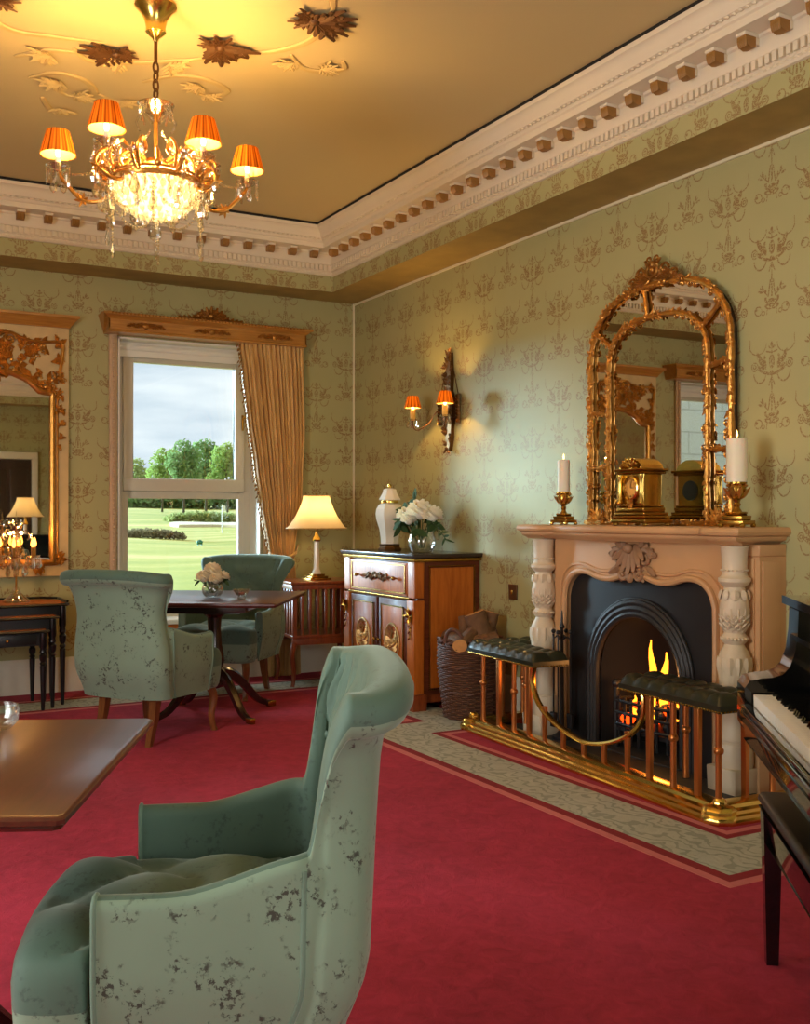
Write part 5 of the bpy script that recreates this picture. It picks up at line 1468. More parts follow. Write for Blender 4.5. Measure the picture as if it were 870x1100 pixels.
def table_lamp(loc, label, k=1.0, e=14, m='creamshade'):
    t = thing('table_lamp', label, 'lamp', loc)
    q = MB(); q.rbox(-.085 * k, .085 * k, -.085 * k, .085 * k, 0, .014 * k, .003); q.rbox(-.068 * k, .068 * k, -.068 * k, .068 * k, .014 * k, .030 * k, .004); q.rbox(-.05 * k, .05 * k, -.05 * k, .05 * k, .03 * k, .044 * k, .004); q.build('base', MT['oldbrass'], t)
    q = MB(); q.lathe([(r * k, z * k) for r, z in ((.036, .044), (.032, .06), (.024, .075), (.022, .10), (.020, .28), (.024, .29))], 10); q.build('column', MT['china'], t, smooth=20)
    q = MB(); q.lathe([(r * k, z * k) for r, z in ((.030, .288), (.034, .30), (.028, .315), (.016, .33), (.010, .36), (.014, .37), (.014, .42), (.004, .43), (.004, .60), (.009, .61), (.006, .635), (.001, .645))], 16); q.build('stem', MT['brass'], t)
    q = MB(); n = 16; rings = []
    for r, z in ((.225, .385), (.205, .405), (.180, .44), (.155, .48), (.135, .52), (.118, .56), (.105, .60), (.102, .625)):
        rings.append([(r * k * (1 + .012 * math.cos(8 * 2 * PI * j / 32)) * math.cos(2 * PI * j / 32), r * k * (1 + .012 * math.cos(8 * 2 * PI * j / 32)) * math.sin(2 * PI * j / 32), z * k) for j in range(32)])
    q.loft(rings, caps=False); shd = q.build('lamp_shade', MT[m], t, smooth=60)
    q = MB()
    for r, z in ((.226, .385), (.103, .626)): q.tube([(r * k * math.cos(2 * PI * j / 32), r * k * math.sin(2 * PI * j / 32), z * k) for j in range(32)], .004, 6, wrap=True)
    q.build('trim', MT['curtain'], shd)
    q = MB(); q.ball((0, 0, .47 * k), .028, 10, 8); q.build('bulb', MT['bulb'], t)
    light('lamp_light', 'POINT', (0.0, 0, .50 * k), e, (1, .68, .32), t, shadow_soft_size=.04)
    return t
table_lamp((3.255, 7.24, .758), 'table lamp with glowing cream shade in the room corner', 1.0, 3.4)
# lamp behind the camera, seen in the pier mirror
bt = thing('lamp_table', 'small dark table under the lamp reflected in the pier mirror', 'table', (2.62, -.85, 0))
q = MB(); q.lathe([(.28, .74), (.285, .75), (.28, .765), (.01, .765)], 32); q.build('table_top', MT['darkwood'], bt)
q = MB(); q.lathe([(.2, 0), (.2, .02), (.06, .05), (.03, .1), (.025, .4), (.04, .5), (.025, .7), (.08, .74)], 20); q.build('pedestal', MT['darkwood'], bt)
table_lamp((2.62, -.85, .765), 'cream shaded lamp seen only as a reflection in the pier mirror', 1.15, 3.5)

# ================================================================== nest of tables
def nest(label, x0, x1, y0, y1, h, drawer, canted):
    t = thing('nesting_table', label, 'table', ((x0 + x1) / 2, (y0 + y1) / 2, 0), 0, 'nest of dark tables'); a, b = (x1 - x0) / 2, (y1 - y0) / 2
    q = MB(); c = .10 if canted else .02
    pl = lambda g: [(-a - g + c * .2, -b - g), (a + g - c * .2, -b - g), (a + g, -b - g + c * .2), (a + g, b + g - c), (a + g - c, b + g), (-a - g + c, b + g), (-a - g, b + g - c), (-a - g, -b - g + c * .2)]
    q.loft([[(x, y, z) for x, y in pl(g)] for g, z in ((.012, h - .018), (.018, h - .010), (.014, h - .001))])
    tp = q.build('table_top', MT['ebony'], t)
    q = MB(); q.loft([[(x, y, z) for x, y in pl(g)] for g, z in ((-.004, h - .002), (-.004, h + .0012))]); q.build('inset_top', MT['satin'], tp)
    if canted:
        q = MB(); P = pl(.008); q.tube([(x, y, h + .010) for x, y in P[2:8]], .008, 6); q.build('gallery', MT['ebony'], tp)
    q = MB(); q.box(-a + .03, a - .03, -b + .012, -b + .03, h - .10, h - .018); q.box(-a + .012, -a + .03, -b + .03, b - .03, h - .10, h - .018); q.box(a - .03, a - .012, -b + .03, b - .03, h - .10, h - .018); q.build('apron', MT['ebony'], t, smooth=0)
    if drawer:
        q = MB(); q.rbox(-a + .06, a - .06, -b + .004, -b + .014, h - .092, h - .026, .003); dr = q.build('drawer', MT['ebony'], t)
        q = MB(); q.ball((0, -b - .004, h - .06), .012, 8, 6); q.build('knob', MT['oldbrass'], dr)
    lm = MB(); lm.lathe([(.010, 0), (.012, .02), (.019, h * .55), (.014, h * .56), (.022, h * .58), (.014, h * .60), (.022, h * .63), (.024, h * .68), (.014, h * .70), (.022, h * .72), (.018, h * .76), (.024, h * .79), (.022, h - .018)], 12)
    l0 = None
    for sx in (-1, 1):
        for sy in (-1, 1):
            p = (sx * (a - .022), sy * (b - .022), 0)
            if l0 is None: l0 = lm.build('leg', MT['ebony'], t, p)
            else: inst(l0, parent=t, loc=p)
nest('largest table of the dark nest, carrying the crystal girandole', .66, 1.415, 7.115, 7.54, .667, False, True)
nest('middle table of the dark nest under the pier mirror', .725, 1.335, 7.025, 7.36, .595, False, False)
nest('smallest front table of the dark nest, with a drawer', .785, 1.265, 6.965, 7.395, .515, True, False)

# ================================================================== piano and bench
PW, PL = Vector((.79, -.613, 0)).normalized(), Vector((-.613, -.79, 0)).normalized()
pn = thing('grand_piano', 'black lacquered grand piano cut off by the right edge', 'piano', (2.441, 2.26, 0), math.atan2(-.613, .79))
# local: x = into the piano (away from the player), y = towards the far (bass) end ; keyboard runs along -y
LEN = 1.48
q = MB()   # bass cheek + arm profile in (x,z), swept along y
prof = [(-.02, .60), (-.03, .62), (-.03, .735), (-.015, .757), (.02, .765), (.05, .768), (.078, .778), (.098, .80), (.112, .84), (.120, .90), (.123, .965), (.13, .975), (1.50, .975), (1.50, .66), (.34, .64), (.30, .60)]
q.prism(prof, 'y', -.045, .09); q.prism(prof, 'y', -LEN - .05, -LEN + .045)
q.build('arm', MT['piano'], pn, smooth=30)
q = MB(); q.rbox(-.035, .30, -LEN + .04, -.04, .585, .655, .008); q.rbox(-.045, -.02, -LEN + .04, -.04, .645, .675, .006); q.build('key_bed', MT['piano'], pn)
q = MB(); q.rbox(-.042, -.012, -LEN + .05, -.05, .676, .690, .004); q.build('key_slip', MT['piano'], pn)
q = MB(); q.box(.14, .16, -LEN + .045, -.045, .70, .97); q.box(.10, .14, -LEN + .045, -.045, .885, .90); q.build('fallboard', MT['piano'], pn, smooth=0)
q = MB(); pts = [(.125, .09), (1.50, .09), (1.60, -.02), (1.62, -.35), (1.5, -.7), (1.25, -1.0), (1.1, -1.25), (1.02, -LEN - .05), (.125, -LEN - .05)]
q.prism(pts, 'z', .66, .70); q.build('soundboard_bottom', MT['piano'], pn, smooth=0)
q = MB(); q.prism([(x - (.02 if x < .4 else -.02), y + (.02 if y > -.5 else -.02)) for x, y in pts], 'z', .976, 1.0); q.build('lid', MT['piano'], pn, smooth=0)
q = MB(); q.prism([(x, y) for x, y in pts[1:8]] + [(x - .04, y + .02) for x, y in pts[1:8]][::-1], 'z', .66, .975); q.build('rim', MT['piano'], pn, smooth=30)
wk = MB(); wk.rbox(-.008, .135, -.0108, .0108, .66, .7205, .0015, seg=1); k0 = None
bkm = MB(); bkm.prism([(.04, .715), (.135, .715), (.135, .737), (.048, .735)], 'y', -.006, .006); b0 = None
W_ = .0236; n = int((LEN - .14) / W_)
for i in range(n):
    p = (0, -.075 - W_ * i, 0)
    if k0 is None: k0 = wk.build('white_key', MT['ivory'], pn, p)
    else: inst(k0, parent=pn, loc=p)
    if i % 7 in (0, 2, 3, 5, 6) and i < n - 1:
        p = (0, -.075 - W_ * (i + .5), 0)
        if b0 is None: b0 = bkm.build('black_key', MT['piano'], pn, p)
        else: inst(b0, parent=pn, loc=p)
for x, y in ((.40, -.14), (.40, -LEN + .14), (1.3, -.35)):
    q = MB(); q.loft([[(x + a * w, y + b * w, z) for a, b in ((-1, -1), (1, -1), (1, 1), (-1, 1))] for w, z in ((.028, .0), (.03, .05), (.055, .60), (.06, .66))]); q.build('leg', MT['piano'], pn)
q = MB()
for k in range(3): q.rbox(.42, .56, -LEN / 2 + .05 * (k - 1) - .012, -LEN / 2 + .05 * (k - 1) + .012, .05, .062, .003)
q.tube([(.5, -LEN / 2 - .07, .07), (.5, -LEN / 2 - .07, .66)], .012, 8); q.tube([(.5, -LEN / 2 + .07, .07), (.5, -LEN / 2 + .07, .66)], .012, 8); q.box(.46, .56, -LEN / 2 - .09, -LEN / 2 + .09, .065, .12)
q.build('pedal_lyre', MT['piano'], pn)
bn = thing('piano_bench', 'black leather piano bench pulled up to the keyboard', 'bench', (2.31, 2.125, 0), math.atan2(-.613, .79))
q = MB(); q.rbox(0, .36, -.78, 0, .425, .472, .018, .02); q.build('seat_pad', MT['blackleather'], bn)
q = MB(); q.rbox(.015, .345, -.765, -.015, .335, .425, .004); q.build('apron', MT['piano'], bn)
for a in (.035, .325):
    for b in (-.035, -.745):
        q = MB(); q.loft([[(a + i * w, b + j * w, z) for i, j in ((-1, -1), (1, -1), (1, 1), (-1, 1))] for w, z in ((.016, 0), (.026, .42))]); q.build('leg', MT['piano'], bn)

# ================================================================== pier mirror between the windows
pm_ = thing('pier_mirror', 'tall cream and gilt pier mirror with carved top left of the window', 'mirror', (1.035, Y1, .815))
q = MB(); q.rbox(-.50, .50, -.045, -.002, 0, 1.74, .006); q.build('backboard', simple('aged_cream_paint', (206, 178, 128), .45, var=.15, scale=12), pm_)
q = MB(); pr = [(0, 1.735), (-.06, 1.735), (-.066, 1.75), (-.08, 1.765), (-.10, 1.79), (-.115, 1.80), (-.115, 1.818), (0, 1.818)]
ext = [.505, .505, .511, .525, .545, .56, .56, .56]
q.loft([[(-w, y, z) for w, (y, z) in zip(ext, pr)], [(w, y, z) for w, (y, z) in zip(ext, pr)]]); q.build('cornice', MT['giltwood'], pm_, smooth=30)
gp = [(-.385, .10), (.385, .10), (.385, 1.27), (.30, 1.285), (.22, 1.36), (.12, 1.40), (0, 1.41), (-.12, 1.40), (-.22, 1.36), (-.30, 1.285), (-.385, 1.27)]
q = MB(); q.prism(gp, 'y', -.046, -.050); q.build('mirror_glass', MT['mirror'], pm_, smooth=0)
q = MB()
cl = [(x, -.055, z) for x, z in gp]
def edge(pts, n):
    out = []
    for a, b in zip(pts, pts[1:] + pts[:1]):
        a, b = Vector(a), Vector(b); m = max(1, int((b - a).length / n)); out += [a.lerp(b, k / m) for k in range(m)]
    return out
E_ = edge(cl, .04); q.tube(E_, .021, 8, wrap=True); q.tube([(p.x * 1.09, -.047, (p.z - .7) * 1.03 + .7) for p in E_], .008, 6, wrap=True)
q.build('gilt_moulding', MT['gilt'], pm_)
q = MB(); rn = random.Random(21)
def spray(c, r, n, ly=.03, L=.07):
    for k in range(n):
        a = rn.random() * 2 * PI; rad = r * math.sqrt(rn.random()); p = (c[0] + rad * math.cos(a), -.046 - rn.random() * ly * .7, c[1] + rad * math.sin(a))
        if k % 5 == 4: q.cscroll(p, (math.cos(a), 0, math.sin(a)), (-math.sin(a), 0, math.cos(a)), L * .30, L * .10, 1.2, 12)
        elif k % 5 == 3: q.ball(p, L * .16, 7, 5, (1, .7, 1))
        else: q.acanthus(p, (math.cos(a * 1.7 + k), -.08, math.sin(a * 1.7 + k)), (0, -1, 0), L * rn.uniform(.55, .85), L * .5, rn.uniform(-.1, .2), .5)
for s in (-1, 1):
    spray((s * .43, 1.62), .032, 14, L=.055); spray((s * .435, 1.50), .028, 14, L=.055); spray((s * .425, 1.38), .040, 22, L=.055); spray((s * .43, 1.27), .028, 14, L=.055); spray((s * .435, 1.16), .024, 14, L=.05); spray((s * .44, 1.06), .02, 12, L=.045); spray((s * .44, .97), .016, 8, L=.04); spray((s * .44, .90), .014, 6, L=.04)
    spray((s * .36, 1.34), .045, 16); spray((s * .27, 1.38), .05, 18); spray((s * .17, 1.44), .05, 18); spray((s * .22, 1.56), .07, 30); spray((s * .30, 1.60), .05, 16); spray((s * .06, 1.53), .08, 36, L=.09); spray((s * .43, .12), .034, 16, L=.055); spray((s * .30, .06), .03, 10)
    q.tube(bez([(s * .02, -.065, 1.66), (s * .10, -.07, 1.675), (s * .18, -.065, 1.645), (s * .28, -.06, 1.625), (s * .44, -.06, 1.63), (s * .455, -.06, 1.56), (s * .43, -.06, 1.40)], 6), .012, 7)
    q.tube([(s * (.10 + .045 * (1 - k / 18) * math.cos(k * .6)), -.075, 1.63 + .045 * (1 - k / 18) * math.sin(k * .6)) for k in range(18)], .010, 6)
spray((0, 1.62), .06, 26, L=.1); spray((0, 1.46), .07, 26, L=.09)
ob = q.build('carving', MT['gilt'], pm_)
# ================================================================== ceiling ornament (plaster scrolls and gilt leaves round the chandelier)
CX_, CY_ = 1.235, 4.385
orn = thing('ceiling_rose', 'plaster scroll work with gilt leaf sprays on the ceiling around the chandelier', 'ceiling ornament', (CX_, CY_, ZC))
def sp3(p): return (p[0] - CX_, p[1] - CY_, p[2] if len(p) > 2 else -.008)
q = MB()
scrolls = [
 [(1.02, 4.98), (1.12, 5.08), (1.30, 5.00), (1.50, 4.86), (1.66, 4.72)],
 [(1.70, 4.66), (1.84, 4.56), (1.93, 4.40), (1.94, 4.24), (1.90, 4.05)],
 [(1.12, 4.86), (.92, 4.90), (.74, 4.92), (.60, 4.78), (.55, 4.5)],
 [(1.40, 5.20), (1.52, 5.05), (1.66, 5.02), (1.80, 5.10), (1.76, 5.22), (1.64, 5.20)],
 [(1.92, 4.56), (2.02, 4.66), (2.12, 4.66), (2.20, 4.58), (2.16, 4.50)],
 [(.90, 5.42), (1.00, 5.30), (1.14, 5.32), (1.22, 5.46), (1.12, 5.56), (1.02, 5.48)],
 [(1.00, 5.64), (1.08, 5.80), (1.20, 5.80)], [(1.24, 5.46), (1.34, 5.52), (1.46, 5.46)], [(.80, 5.2), (.92, 5.06), (1.05, 5.02)],
 [(1.90, 4.05), (1.80, 3.90), (1.62, 3.85)], [(.55, 4.5), (.54, 4.3), (.62, 4.1)]]
for s in scrolls:
    P = bez([sp3(p) for p in s], 8); m = len(P)
    q.M = Matrix.Diagonal((1, 1, .45, 1)); q.tube(P, [.005 + .015 * math.sin(PI * (.12 + .8 * k / (m - 1))) for k in range(m)], 8); q.M = None
rn = random.Random(17)
def tuft(q, c, ang, n, L, spread=1.0, w=.36):
    for k in range(n):
        a = ang + spread * (k - (n - 1) / 2) / max(1, (n - 1) / 2)
        q.acanthus(sp3((c[0], c[1], -.010)), (math.cos(a), math.sin(a), -.03), (0, 0, -1), L * rn.uniform(.75, 1.1), L * w * 1.2, rn.uniform(-.06, .06), .3)
for c, a, n, L in (((1.66, 5.10), 2.4, 5, .10), ((1.72, 5.20), 0.2, 5, .09), ((2.10, 4.62), -.5, 5, .10), ((1.96, 4.62), 2.2, 5, .10), ((1.05, 5.40), 2.6, 5, .13), ((1.14, 5.52), -.2, 5, .12), ((1.10, 5.74), 1.2, 4, .10), ((1.36, 5.48), .4, 4, .11), ((.94, 5.10), 2.6, 4, .12), ((1.45, 4.92), .2, 4, .12), ((1.25, 5.02), 2.6, 4, .11)): tuft(q, c, a, n, L)
q.build('plaster_scrolls', MT['scroll'], orn)
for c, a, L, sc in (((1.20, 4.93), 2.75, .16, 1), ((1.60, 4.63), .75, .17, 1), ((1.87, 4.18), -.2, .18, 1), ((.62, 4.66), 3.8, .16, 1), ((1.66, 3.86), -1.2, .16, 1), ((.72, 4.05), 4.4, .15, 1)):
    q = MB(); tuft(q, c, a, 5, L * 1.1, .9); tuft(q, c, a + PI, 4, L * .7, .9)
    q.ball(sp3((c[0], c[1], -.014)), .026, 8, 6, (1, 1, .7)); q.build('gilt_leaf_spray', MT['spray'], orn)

# ================================================================== chandelier
cha = thing('chandelier', 'gilt and crystal chandelier with pleated orange shades hanging from the ceiling', 'chandelier', (CX_, CY_, 2.32))
H0 = ZC - 2.32
def cw2(l, t): return Vector((l * C29 + t * S29, -l * S29 + t * C29, 0))
q = MB(); q.lathe([(.085, H0), (.088, H0 - .012), (.070, H0 - .03), (.050, H0 - .06), (.040, H0 - .10), (.042, H0 - .12), (.026, H0 - .135), (.014, H0 - .145), (.008, H0 - .16)], 20); q.build('ceiling_cup', MT['brass'], cha)
q = MB(); q.tube([(0, 0, H0 - .15), (0, 0, H0 - .25)], .008, 8); q.build('rod', MT['bronze'], cha)
lk = MB(); lk.tube([(.013 * math.cos(2 * PI * k / 14), 0, .024 * math.sin(2 * PI * k / 14)) for k in range(14)], .0045, 6, wrap=True); l0 = None
for k in range(5):
    p = (0, 0, H0 - .268 - .037 * k); r = (0, 0, (k % 2) * PI / 2 + .4)
    if l0 is None: l0 = lk.build('chain_link', MT['bronze'], cha, p, r)
    else: inst(l0, parent=cha, loc=p, rot=r)
zt = H0 - .44     # top of the body ~ .63
q = MB(); q.lathe([(.006, zt + .02), (.012, zt), (.01, zt - .05), (.008, zt - .20), (.022, zt - .215), (.05, zt - .22), (.052, zt - .235), (.03, zt - .25), (.012, zt - .27), (.012, zt - .33)], 16); q.build('stem', MT['gilt'], cha)
q = MB(); q.lathe([(.02, zt - .03), (.05, zt - .012), (.075, zt + .012), (.078, zt + .016), (.05, zt - .006), (.02, zt - .022)], 20); q.build('crown_dish', MT['crystal'], cha)
zr = .315         # ring that carries the bowl
q = MB(); n = 40
q.tube([(  .182 * math.cos(2 * PI * k / n), .182 * math.sin(2 * PI * k / n), zr) for k in range(n)], .013, 8, wrap=True)
q.tube([(  .182 * math.cos(2 * PI * k / n), .182 * math.sin(2 * PI * k / n), zr + .022) for k in range(n)], .006, 6, wrap=True)
for k in range(6):
    a = 2 * PI * k / 6 + .3; d = Vector((math.cos(a), math.sin(a), 0))
    q.tube(bez([d * .03 + Vector((0, 0, zt - .235)), d * .10 + Vector((0, 0, zt - .20)), d * .165 + Vector((0, 0, zt - .235)), d * .175 + Vector((0, 0, zr))], 6), .007, 6)
    q.ball(d * .182 + Vector((0, 0, zr + .035)), .016, 8, 6)
q.build('ring_frame', MT['gilt'], cha)
q = MB(); q.lathe([(.170, zr - .01), (.158, zr - .045), (.132, zr - .085), (.09, zr - .115), (.045, zr - .130), (.004, zr - .134)], 28); q.f.pop(-2); q.m.pop(-2); q.build('bowl_liner', MT['bowlglow'], cha)
q = MB()
for r, z, m in ((.184, zr - .018, 32), (.178, zr - .046, 30), (.160, zr - .074, 26), (.130, zr - .100, 20), (.092, zr - .122, 15), (.050, zr - .138, 9)):
    for k in range(m):
        a = 2 * PI * k / m; d = Vector((math.cos(a), math.sin(a), 0)); q.leaf(d * r + Vector((0, 0, z + .02)), d * -.25 + Vector((0, 0, -1)), d, .040, .028, 0, .7, 4)
q.build('crystal_bowl', MT['crystal'], cha, smooth=0)
dm = MB(); dm.loft([[(r * math.cos(2 * PI * j / 6), r * .6 * math.sin(2 * PI * j / 6), z) for j in range(6)] for r, z in ((.001, 0), (.005, -.006), (.009, -.022), (.013, -.036), (.009, -.048), (.001, -.054))])
drop0 = None
def drop(loc, s=1.0, parent=cha):
    global drop0
    rot = (0, 0, R.random() * 3)
    if drop0 is None: drop0 = dm.build('crystal_drop', MT['crystal'], parent, loc, rot, smooth=0); drop0.scale = (s, s, s)
    else: inst(drop0, parent=parent, loc=loc, rot=rot, scale=(s, s, s))
beads = MB()
def strand(a, b, sag, n):
    a, b = Vector(a), Vector(b)
    for k in range(n + 1):
        t = k / n; p = a.lerp(b, t) - Vector((0, 0, sag * 4 * t * (1 - t))); beads.ball(p, .0062, 6, 4)
shade_q = MB(); n = 48
rg = []
for r, z in ((.075, 0), (.070, .02), (.058, .065), (.047, .105)): rg.append([(r * (1 + .02 * (j % 2)) * math.cos(2 * PI * j / n), r * (1 + .02 * (j % 2)) * math.sin(2 * PI * j / n), z) for j in range(n)])
shade_q.loft(rg, caps=False)
lin_q = MB(); lin_q.loft([[(r * .955 * math.cos(2 * PI * j / 24), r * .955 * math.sin(2 * PI * j / 24), z) for j in range(24)] for r, z in ((.075, .002), (.047, .104))], caps=False)
sh0 = None
def shade_on(parent, loc, k=1.0, e=4.5):
    global sh0, ln0
    if sh0 is None:
        sh0 = shade_q.build('lamp_shade', MT['shade'], parent, loc, smooth=0); ln0 = lin_q.build('shade_lining', MT['shadelining'], parent, loc); sh0.scale = ln0.scale = (k, k, k)
    else: inst(sh0, parent=parent, loc=loc, scale=(k, k, k)); inst(ln0, parent=parent, loc=loc, scale=(k, k, k))
    q = MB(); q.lathe([(.004, -.012), (.010, .0), (.012, .012), (.008, .028), (.001, .038)], 10); q.build('bulb', MT['bulb'], parent, loc=loc)
    light('shade_light', 'POINT', Vector(loc) + Vector((0, 0, .056 * k)), e, (1, .57, .18), parent, shadow_soft_size=.010)
arms = [((-.443, .10), .468, 0), ((-.150, -.20), .470, 1), ((.205, -.03), .470, 1), ((.337, .315), .468, 0)]
for (l, t), zsh, inner in arms:
    d3 = cw2(l, t); rad = d3.length; d = d3.normalized(); up = Vector((0, 0, 1))
    ar = bpy.data.objects.new('arm', None); COL.objects.link(ar); ar.parent = cha
    q = MB()
    if inner: P = bez([d * .13 + up * (zr + .02), d * .20 + up * (zr - .03), d * (rad + .05) + up * (zr - .0), d * (rad + .045) + up * (zsh - .11), d * rad + up * (zsh - .075)], 7)
    else: P = bez([d * .19 + up * (zr - .02), d * .25 + up * (zr - .055), d * .34 + up * (zr - .045), d * (rad - .03) + up * (zsh - .115), d * rad + up * (zsh - .075)], 7)
    q.tube(P, .0085, 8); q.ball(P[0], .020, 8, 6); q.tube([d * .17 + up * (zr + .03), d * .22 + up * (zr + .10), d * .17 + up * (zr + .14), d * .13 + up * (zr + .11)], .006, 6)
    for k in range(6): q.leaf(P[len(P) // 2], (d.x * math.cos(k), d.y * math.cos(k), math.sin(k)), Vector((-d.y, d.x, 0)), .035, .016, .3, .5)
    q.build('arm_tube', MT['gilt'], ar)
    b = d * rad + up * (zsh - .07)
    q = MB(); q.lathe([(.008, 0), (.022, .004), (.045, .018), (.052, .026), (.045, .022), (.02, .010), (.008, .008)], 20, b); q.build('drip_pan', MT['crystal'], ar)
    q = MB(); q.lathe([(.012, .006), (.013, .03), (.012, .058), (.006, .062)], 12, b); q.build('candle_tube', MT['candle'], ar)
    shade_on(ar, d * rad + up * zsh, 1.0)
    for k in range(7):
        a = 2 * PI * k / 7; e_ = b + Vector((.048 * math.cos(a), .048 * math.sin(a), .020)); strand(e_, e_ - up * .03, 0, 3); drop(e_ - up * .032, R.choice((.8, 1.0, 1.25)), cha)
    strand(b, Vector((0, 0, zt - .10)) + d * .03, .07, 30); strand(b - up * .01, d * .2 + up * (zr - .02), .05, 16)
for k in range(14):
    a = 2 * PI * k / 14 + .2; d = Vector((math.cos(a), math.sin(a), 0)); L = R.uniform(.02, .05)
    p = d * .21 + Vector((0, 0, zr - .02)); strand(p, p - Vector((0, 0, L)), 0, 4); drop(p - Vector((0, 0, L)), R.uniform(.8, 1.3))
for k in range(6):
    a = 2 * PI * k / 6 + .2; a2 = a + 2 * PI / 6; p = Vector((.215 * math.cos(a), .215 * math.sin(a), zr - .06)); p2 = Vector((.215 * math.cos(a2), .215 * math.sin(a2), zr - .06))
    strand(p, p2, .085, 18); strand(p - Vector((0, 0, .02)), p - Vector((0, 0, .16)), 0, 9); drop(p - Vector((0, 0, .17)), 1.2); drop(p - Vector((0, 0, .03)), 1.5)
    strand(Vector((.05 * math.cos(a), .05 * math.sin(a), zt - .22)), Vector((.19 * math.cos(a2), .19 * math.sin(a2), zr + .02)), .05, 14)
    drop(Vector((.06 * math.cos(a + .4), .06 * math.sin(a + .4), zt - .23)), 1.2); drop(Vector((.12 * math.cos(a + .2), .12 * math.sin(a + .2), zt - .215)), 1.1)
    drop(Vector((.07 * math.cos(a), .07 * math.sin(a), zt + .012)), 1.0)
strand((0, 0, zr - .16), (0, 0, .06), 0, 9); drop((0, 0, .056), 1.0); drop((.01, 0, zr - .155), 1.6)
for k in range(5):
    a = k * 1.256; q = MB(); q.tube([Vector((math.cos(a) * x, math.sin(a) * x, z)) for x, z in ((.015, zt - .06), (.06, zt + .0), (.085, zt - .05), (.07, zt - .09))], .006, 6); q.build('crown_scroll', MT['crystal'], cha)
for k in range(8):                       # gilt scrolls with glass rosettes round the ring
    a = 2 * PI * k / 8 + .15; d = Vector((math.cos(a), math.sin(a), 0)); up = Vector((0, 0, 1)); q = MB()
    q.tube(bez([d * .182 + up * zr, d * .235 + up * (zr + .01), d * .265 + up * (zr + .05), d * .245 + up * (zr + .085), d * .222 + up * (zr + .065)], 5), .0065, 7)
    q.tube(bez([d * .18 + up * (zr + .02), d * .20 + up * (zr + .09), d * .15 + up * (zr + .15), d * .11 + up * (zr + .12), d * .13 + up * (zr + .09)], 5), .006, 7)
    for j in range(3): q.acanthus(d * (.19 + .02 * j) + up * (zr + .02 * j), d * .5 + up, Vector((-d.y, d.x, 0)), .05, .03, .2, .5)
    q.build('ring_scroll', MT['gilt'], cha)
    q = MB()
    for j in range(8): an = j * .785; q.leaf(d * .262 + up * (zr + .055), d * .3 + Vector((-d.y, d.x, 0)) * math.cos(an) + up * math.sin(an), d, .024, .016, .2, .6, 4, 1)
    q.build('glass_rosette', MT['crystal'], cha, smooth=0)
    drop(d * .262 + up * (zr + .03), 1.5); drop(d * .235 + up * (zr - .02), 1.7); drop(d * .19 + up * (zr - .05), 1.5); drop(d * .205 + up * (zr - .09), 1.2); drop(d * .15 + up * (zr + .135), 1.2)
o = beads.build('bead_strands', MT['crystal'], cha, smooth=0); o['kind'] = 'stuff'
light('bowl_light', 'POINT', (0, 0, zr + .06), 66, (1, .60, .19), cha, shadow_soft_size=.12)

# ================================================================== wall sconce
sc = thing('wall_sconce', 'bronze wall sconce with two pleated shades left of the fireplace', 'sconce', (X1, 6.17, 1.97))
q = MB(); q.prism([(-.02, .38), (.02, .38), (.034, .22), (.026, .12), (.05, .06), (.05, -.08), (.036, -.14), (.036, -.2), (.010, -.29), (-.010, -.29), (-.036, -.2), (-.036, -.14), (-.05, -.08), (-.05, .06), (-.026, .12), (-.034, .22)], 'x', -.03, 0)
rn = random.Random(2)
for k in range(46):
    z = -.28 + .66 * k / 45; s = rn.choice((-1, 1)); w = .05 if -.1 < z < .08 else .03
    q.acanthus((-.028, s * w * rn.random(), z), (-.10, s * rn.uniform(.2, 1), rn.uniform(-.6, 1)), (-1, 0, 0), rn.uniform(.035, .06), .036, .12, .5)
q.build('back_plate', MT['bronze'], sc)
for s in (-1, 1):
    q = MB(); q.tube([(-.02, s * .12, .09), (-.02, s * .12, -.11)], .013, 6); q.tube([(-.02, s * .12, .08), (-.015, s * .03, .32)], .003, 5); q.tube([(-.02, s * .12, .04), (-.02, s * .03, .02)], .008, 6); q.tube([(-.02, s * .12, -.07), (-.02, s * .03, -.07)], .008, 6)
    for k in range(8): q.ball((-.03, s * .12, .075 - .024 * k), .014, 6, 4)
    q.build('side_mount', MT['bronze'], sc)
    ay, ax = (.16, -.215) if s > 0 else (.21, -.18)
    P = bez([(-.04, s * .02, -.06), (ax * .4, s * ay * .3, -.02), (ax * .6, s * ay * .55, -.10), (ax * .9, s * ay * .85, -.145), (ax, s * ay, -.11), (ax, s * ay, -.08)], 6)
    q = MB(); q.tube(P, .0055, 7); q.build('arm_tube', MT['bronze'], sc)
    ar = bpy.data.objects.new('arm', None); COL.objects.link(ar); ar.parent = sc
    b = Vector((ax, s * ay, -.085)); q = MB(); q.lathe([(.008, 0), (.03, .006), (.036, .016), (.012, .012)], 16, b); q.build('drip_pan', MT['crystal'], ar)
    q = MB(); q.lathe([(.018, .008), (.019, .075), (.017, .080), (.006, .08)], 14, b); q.build('candle_tube', MT['shadelining'], ar)
    shade_on(ar, b + Vector((0, 0, .092)), .78, 4.5)
    for k in range(5):
        a = k * 1.256; drop(b + Vector((.034 * math.cos(a), .034 * math.sin(a), .012)), 1.1, ar)

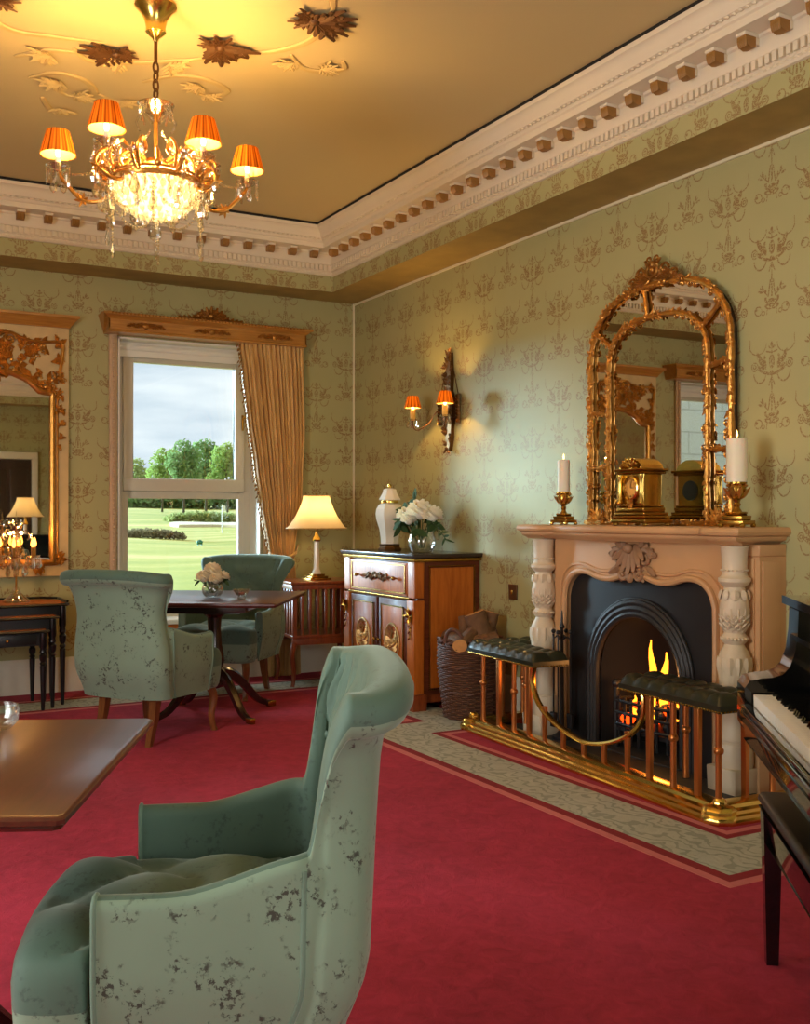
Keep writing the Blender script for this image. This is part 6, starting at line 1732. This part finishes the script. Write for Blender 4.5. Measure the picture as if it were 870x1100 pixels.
# ================================================================== crystal girandole on the nest of tables
gi = thing('crystal_girandole', 'crystal girandole with small glowing bulbs on the dark nest of tables', 'lamp', (1.135, 7.33, .6695))
q = MB(); q.lathe([(.085, 0), (.088, .012), (.075, .022), (.055, .035), (.03, .06), (.022, .085), (.014, .10)], 14); q.build('base', MT['crystal'], gi, smooth=20)
q = MB(); q.lathe([(.006, .05), (.008, .30), (.014, .32), (.006, .34), (.005, .50)], 10); q.build('stem', MT['gilt'], gi)
q = MB(); q.lathe([(.012, .32), (.03, .35), (.034, .40), (.02, .44), (.03, .47), (.040, .50), (.02, .50)], 8); q.build('crystal_column', MT['crystal'], gi, smooth=0)
q = MB()
for k in range(6): a = k * 1.047; q.leaf((.03 * math.cos(a), .03 * math.sin(a), .49), (math.cos(a), math.sin(a), 1.2), (0, 0, 1), .06, .02, .3, .6)
q.ball((0, 0, .53), .014, 8, 6); q.lathe([(.006, .53), (.004, .58), (.001, .60)], 8); q.build('finial', MT['crystal'], gi, smooth=0)
for k in range(6):
    a = k * 1.047 + .25; d = Vector((math.cos(a), math.sin(a), 0)); ar = bpy.data.objects.new('arm', None); COL.objects.link(ar); ar.parent = gi
    q = MB(); P = bez([d * .01 + Vector((0, 0, .30)), d * .06 + Vector((0, 0, .245)), d * .115 + Vector((0, 0, .25)), d * .125 + Vector((0, 0, .285))], 6); q.tube(P, .005, 6); q.build('arm_tube', MT['gilt'], ar)
    b = d * .125 + Vector((0, 0, .285)); q = MB(); q.lathe([(.008, 0), (.03, .008), (.038, .02), (.03, .014), (.006, .008)], 14, b); q.build('drip_pan', MT['crystal'], ar)
    q = MB(); q.lathe([(.010, .008), (.010, .075), (.005, .078)], 10, b); q.build('candle_tube', MT['gilt2'], ar)
    q = MB(); q.lathe([(.005, .078), (.012, .09), (.013, .10), (.007, .125), (.001, .14)], 10, b); q.build('bulb', MT['amberbulb'], ar)
    light('bulb_light', 'POINT', b + Vector((0, 0, .16)), .45, (1, .5, .15), ar, shadow_soft_size=.012)
    for j in range(4): an = j * 1.57; drop(b + Vector((.034 * math.cos(an), .034 * math.sin(an), .012)), 1.5, ar)
    drop(d * .05 + Vector((0, 0, .36)), 1.2, gi); drop(d * .06 + Vector((0, 0, .25)), 1.6, gi)
    q = MB(); q.tube(bez([d * .02 + Vector((0, 0, .44)), d * .07 + Vector((0, 0, .47)), d * .10 + Vector((0, 0, .43)), d * .085 + Vector((0, 0, .41))], 5), .005, 6); q.build('crystal_scroll', MT['crystal'], gi)
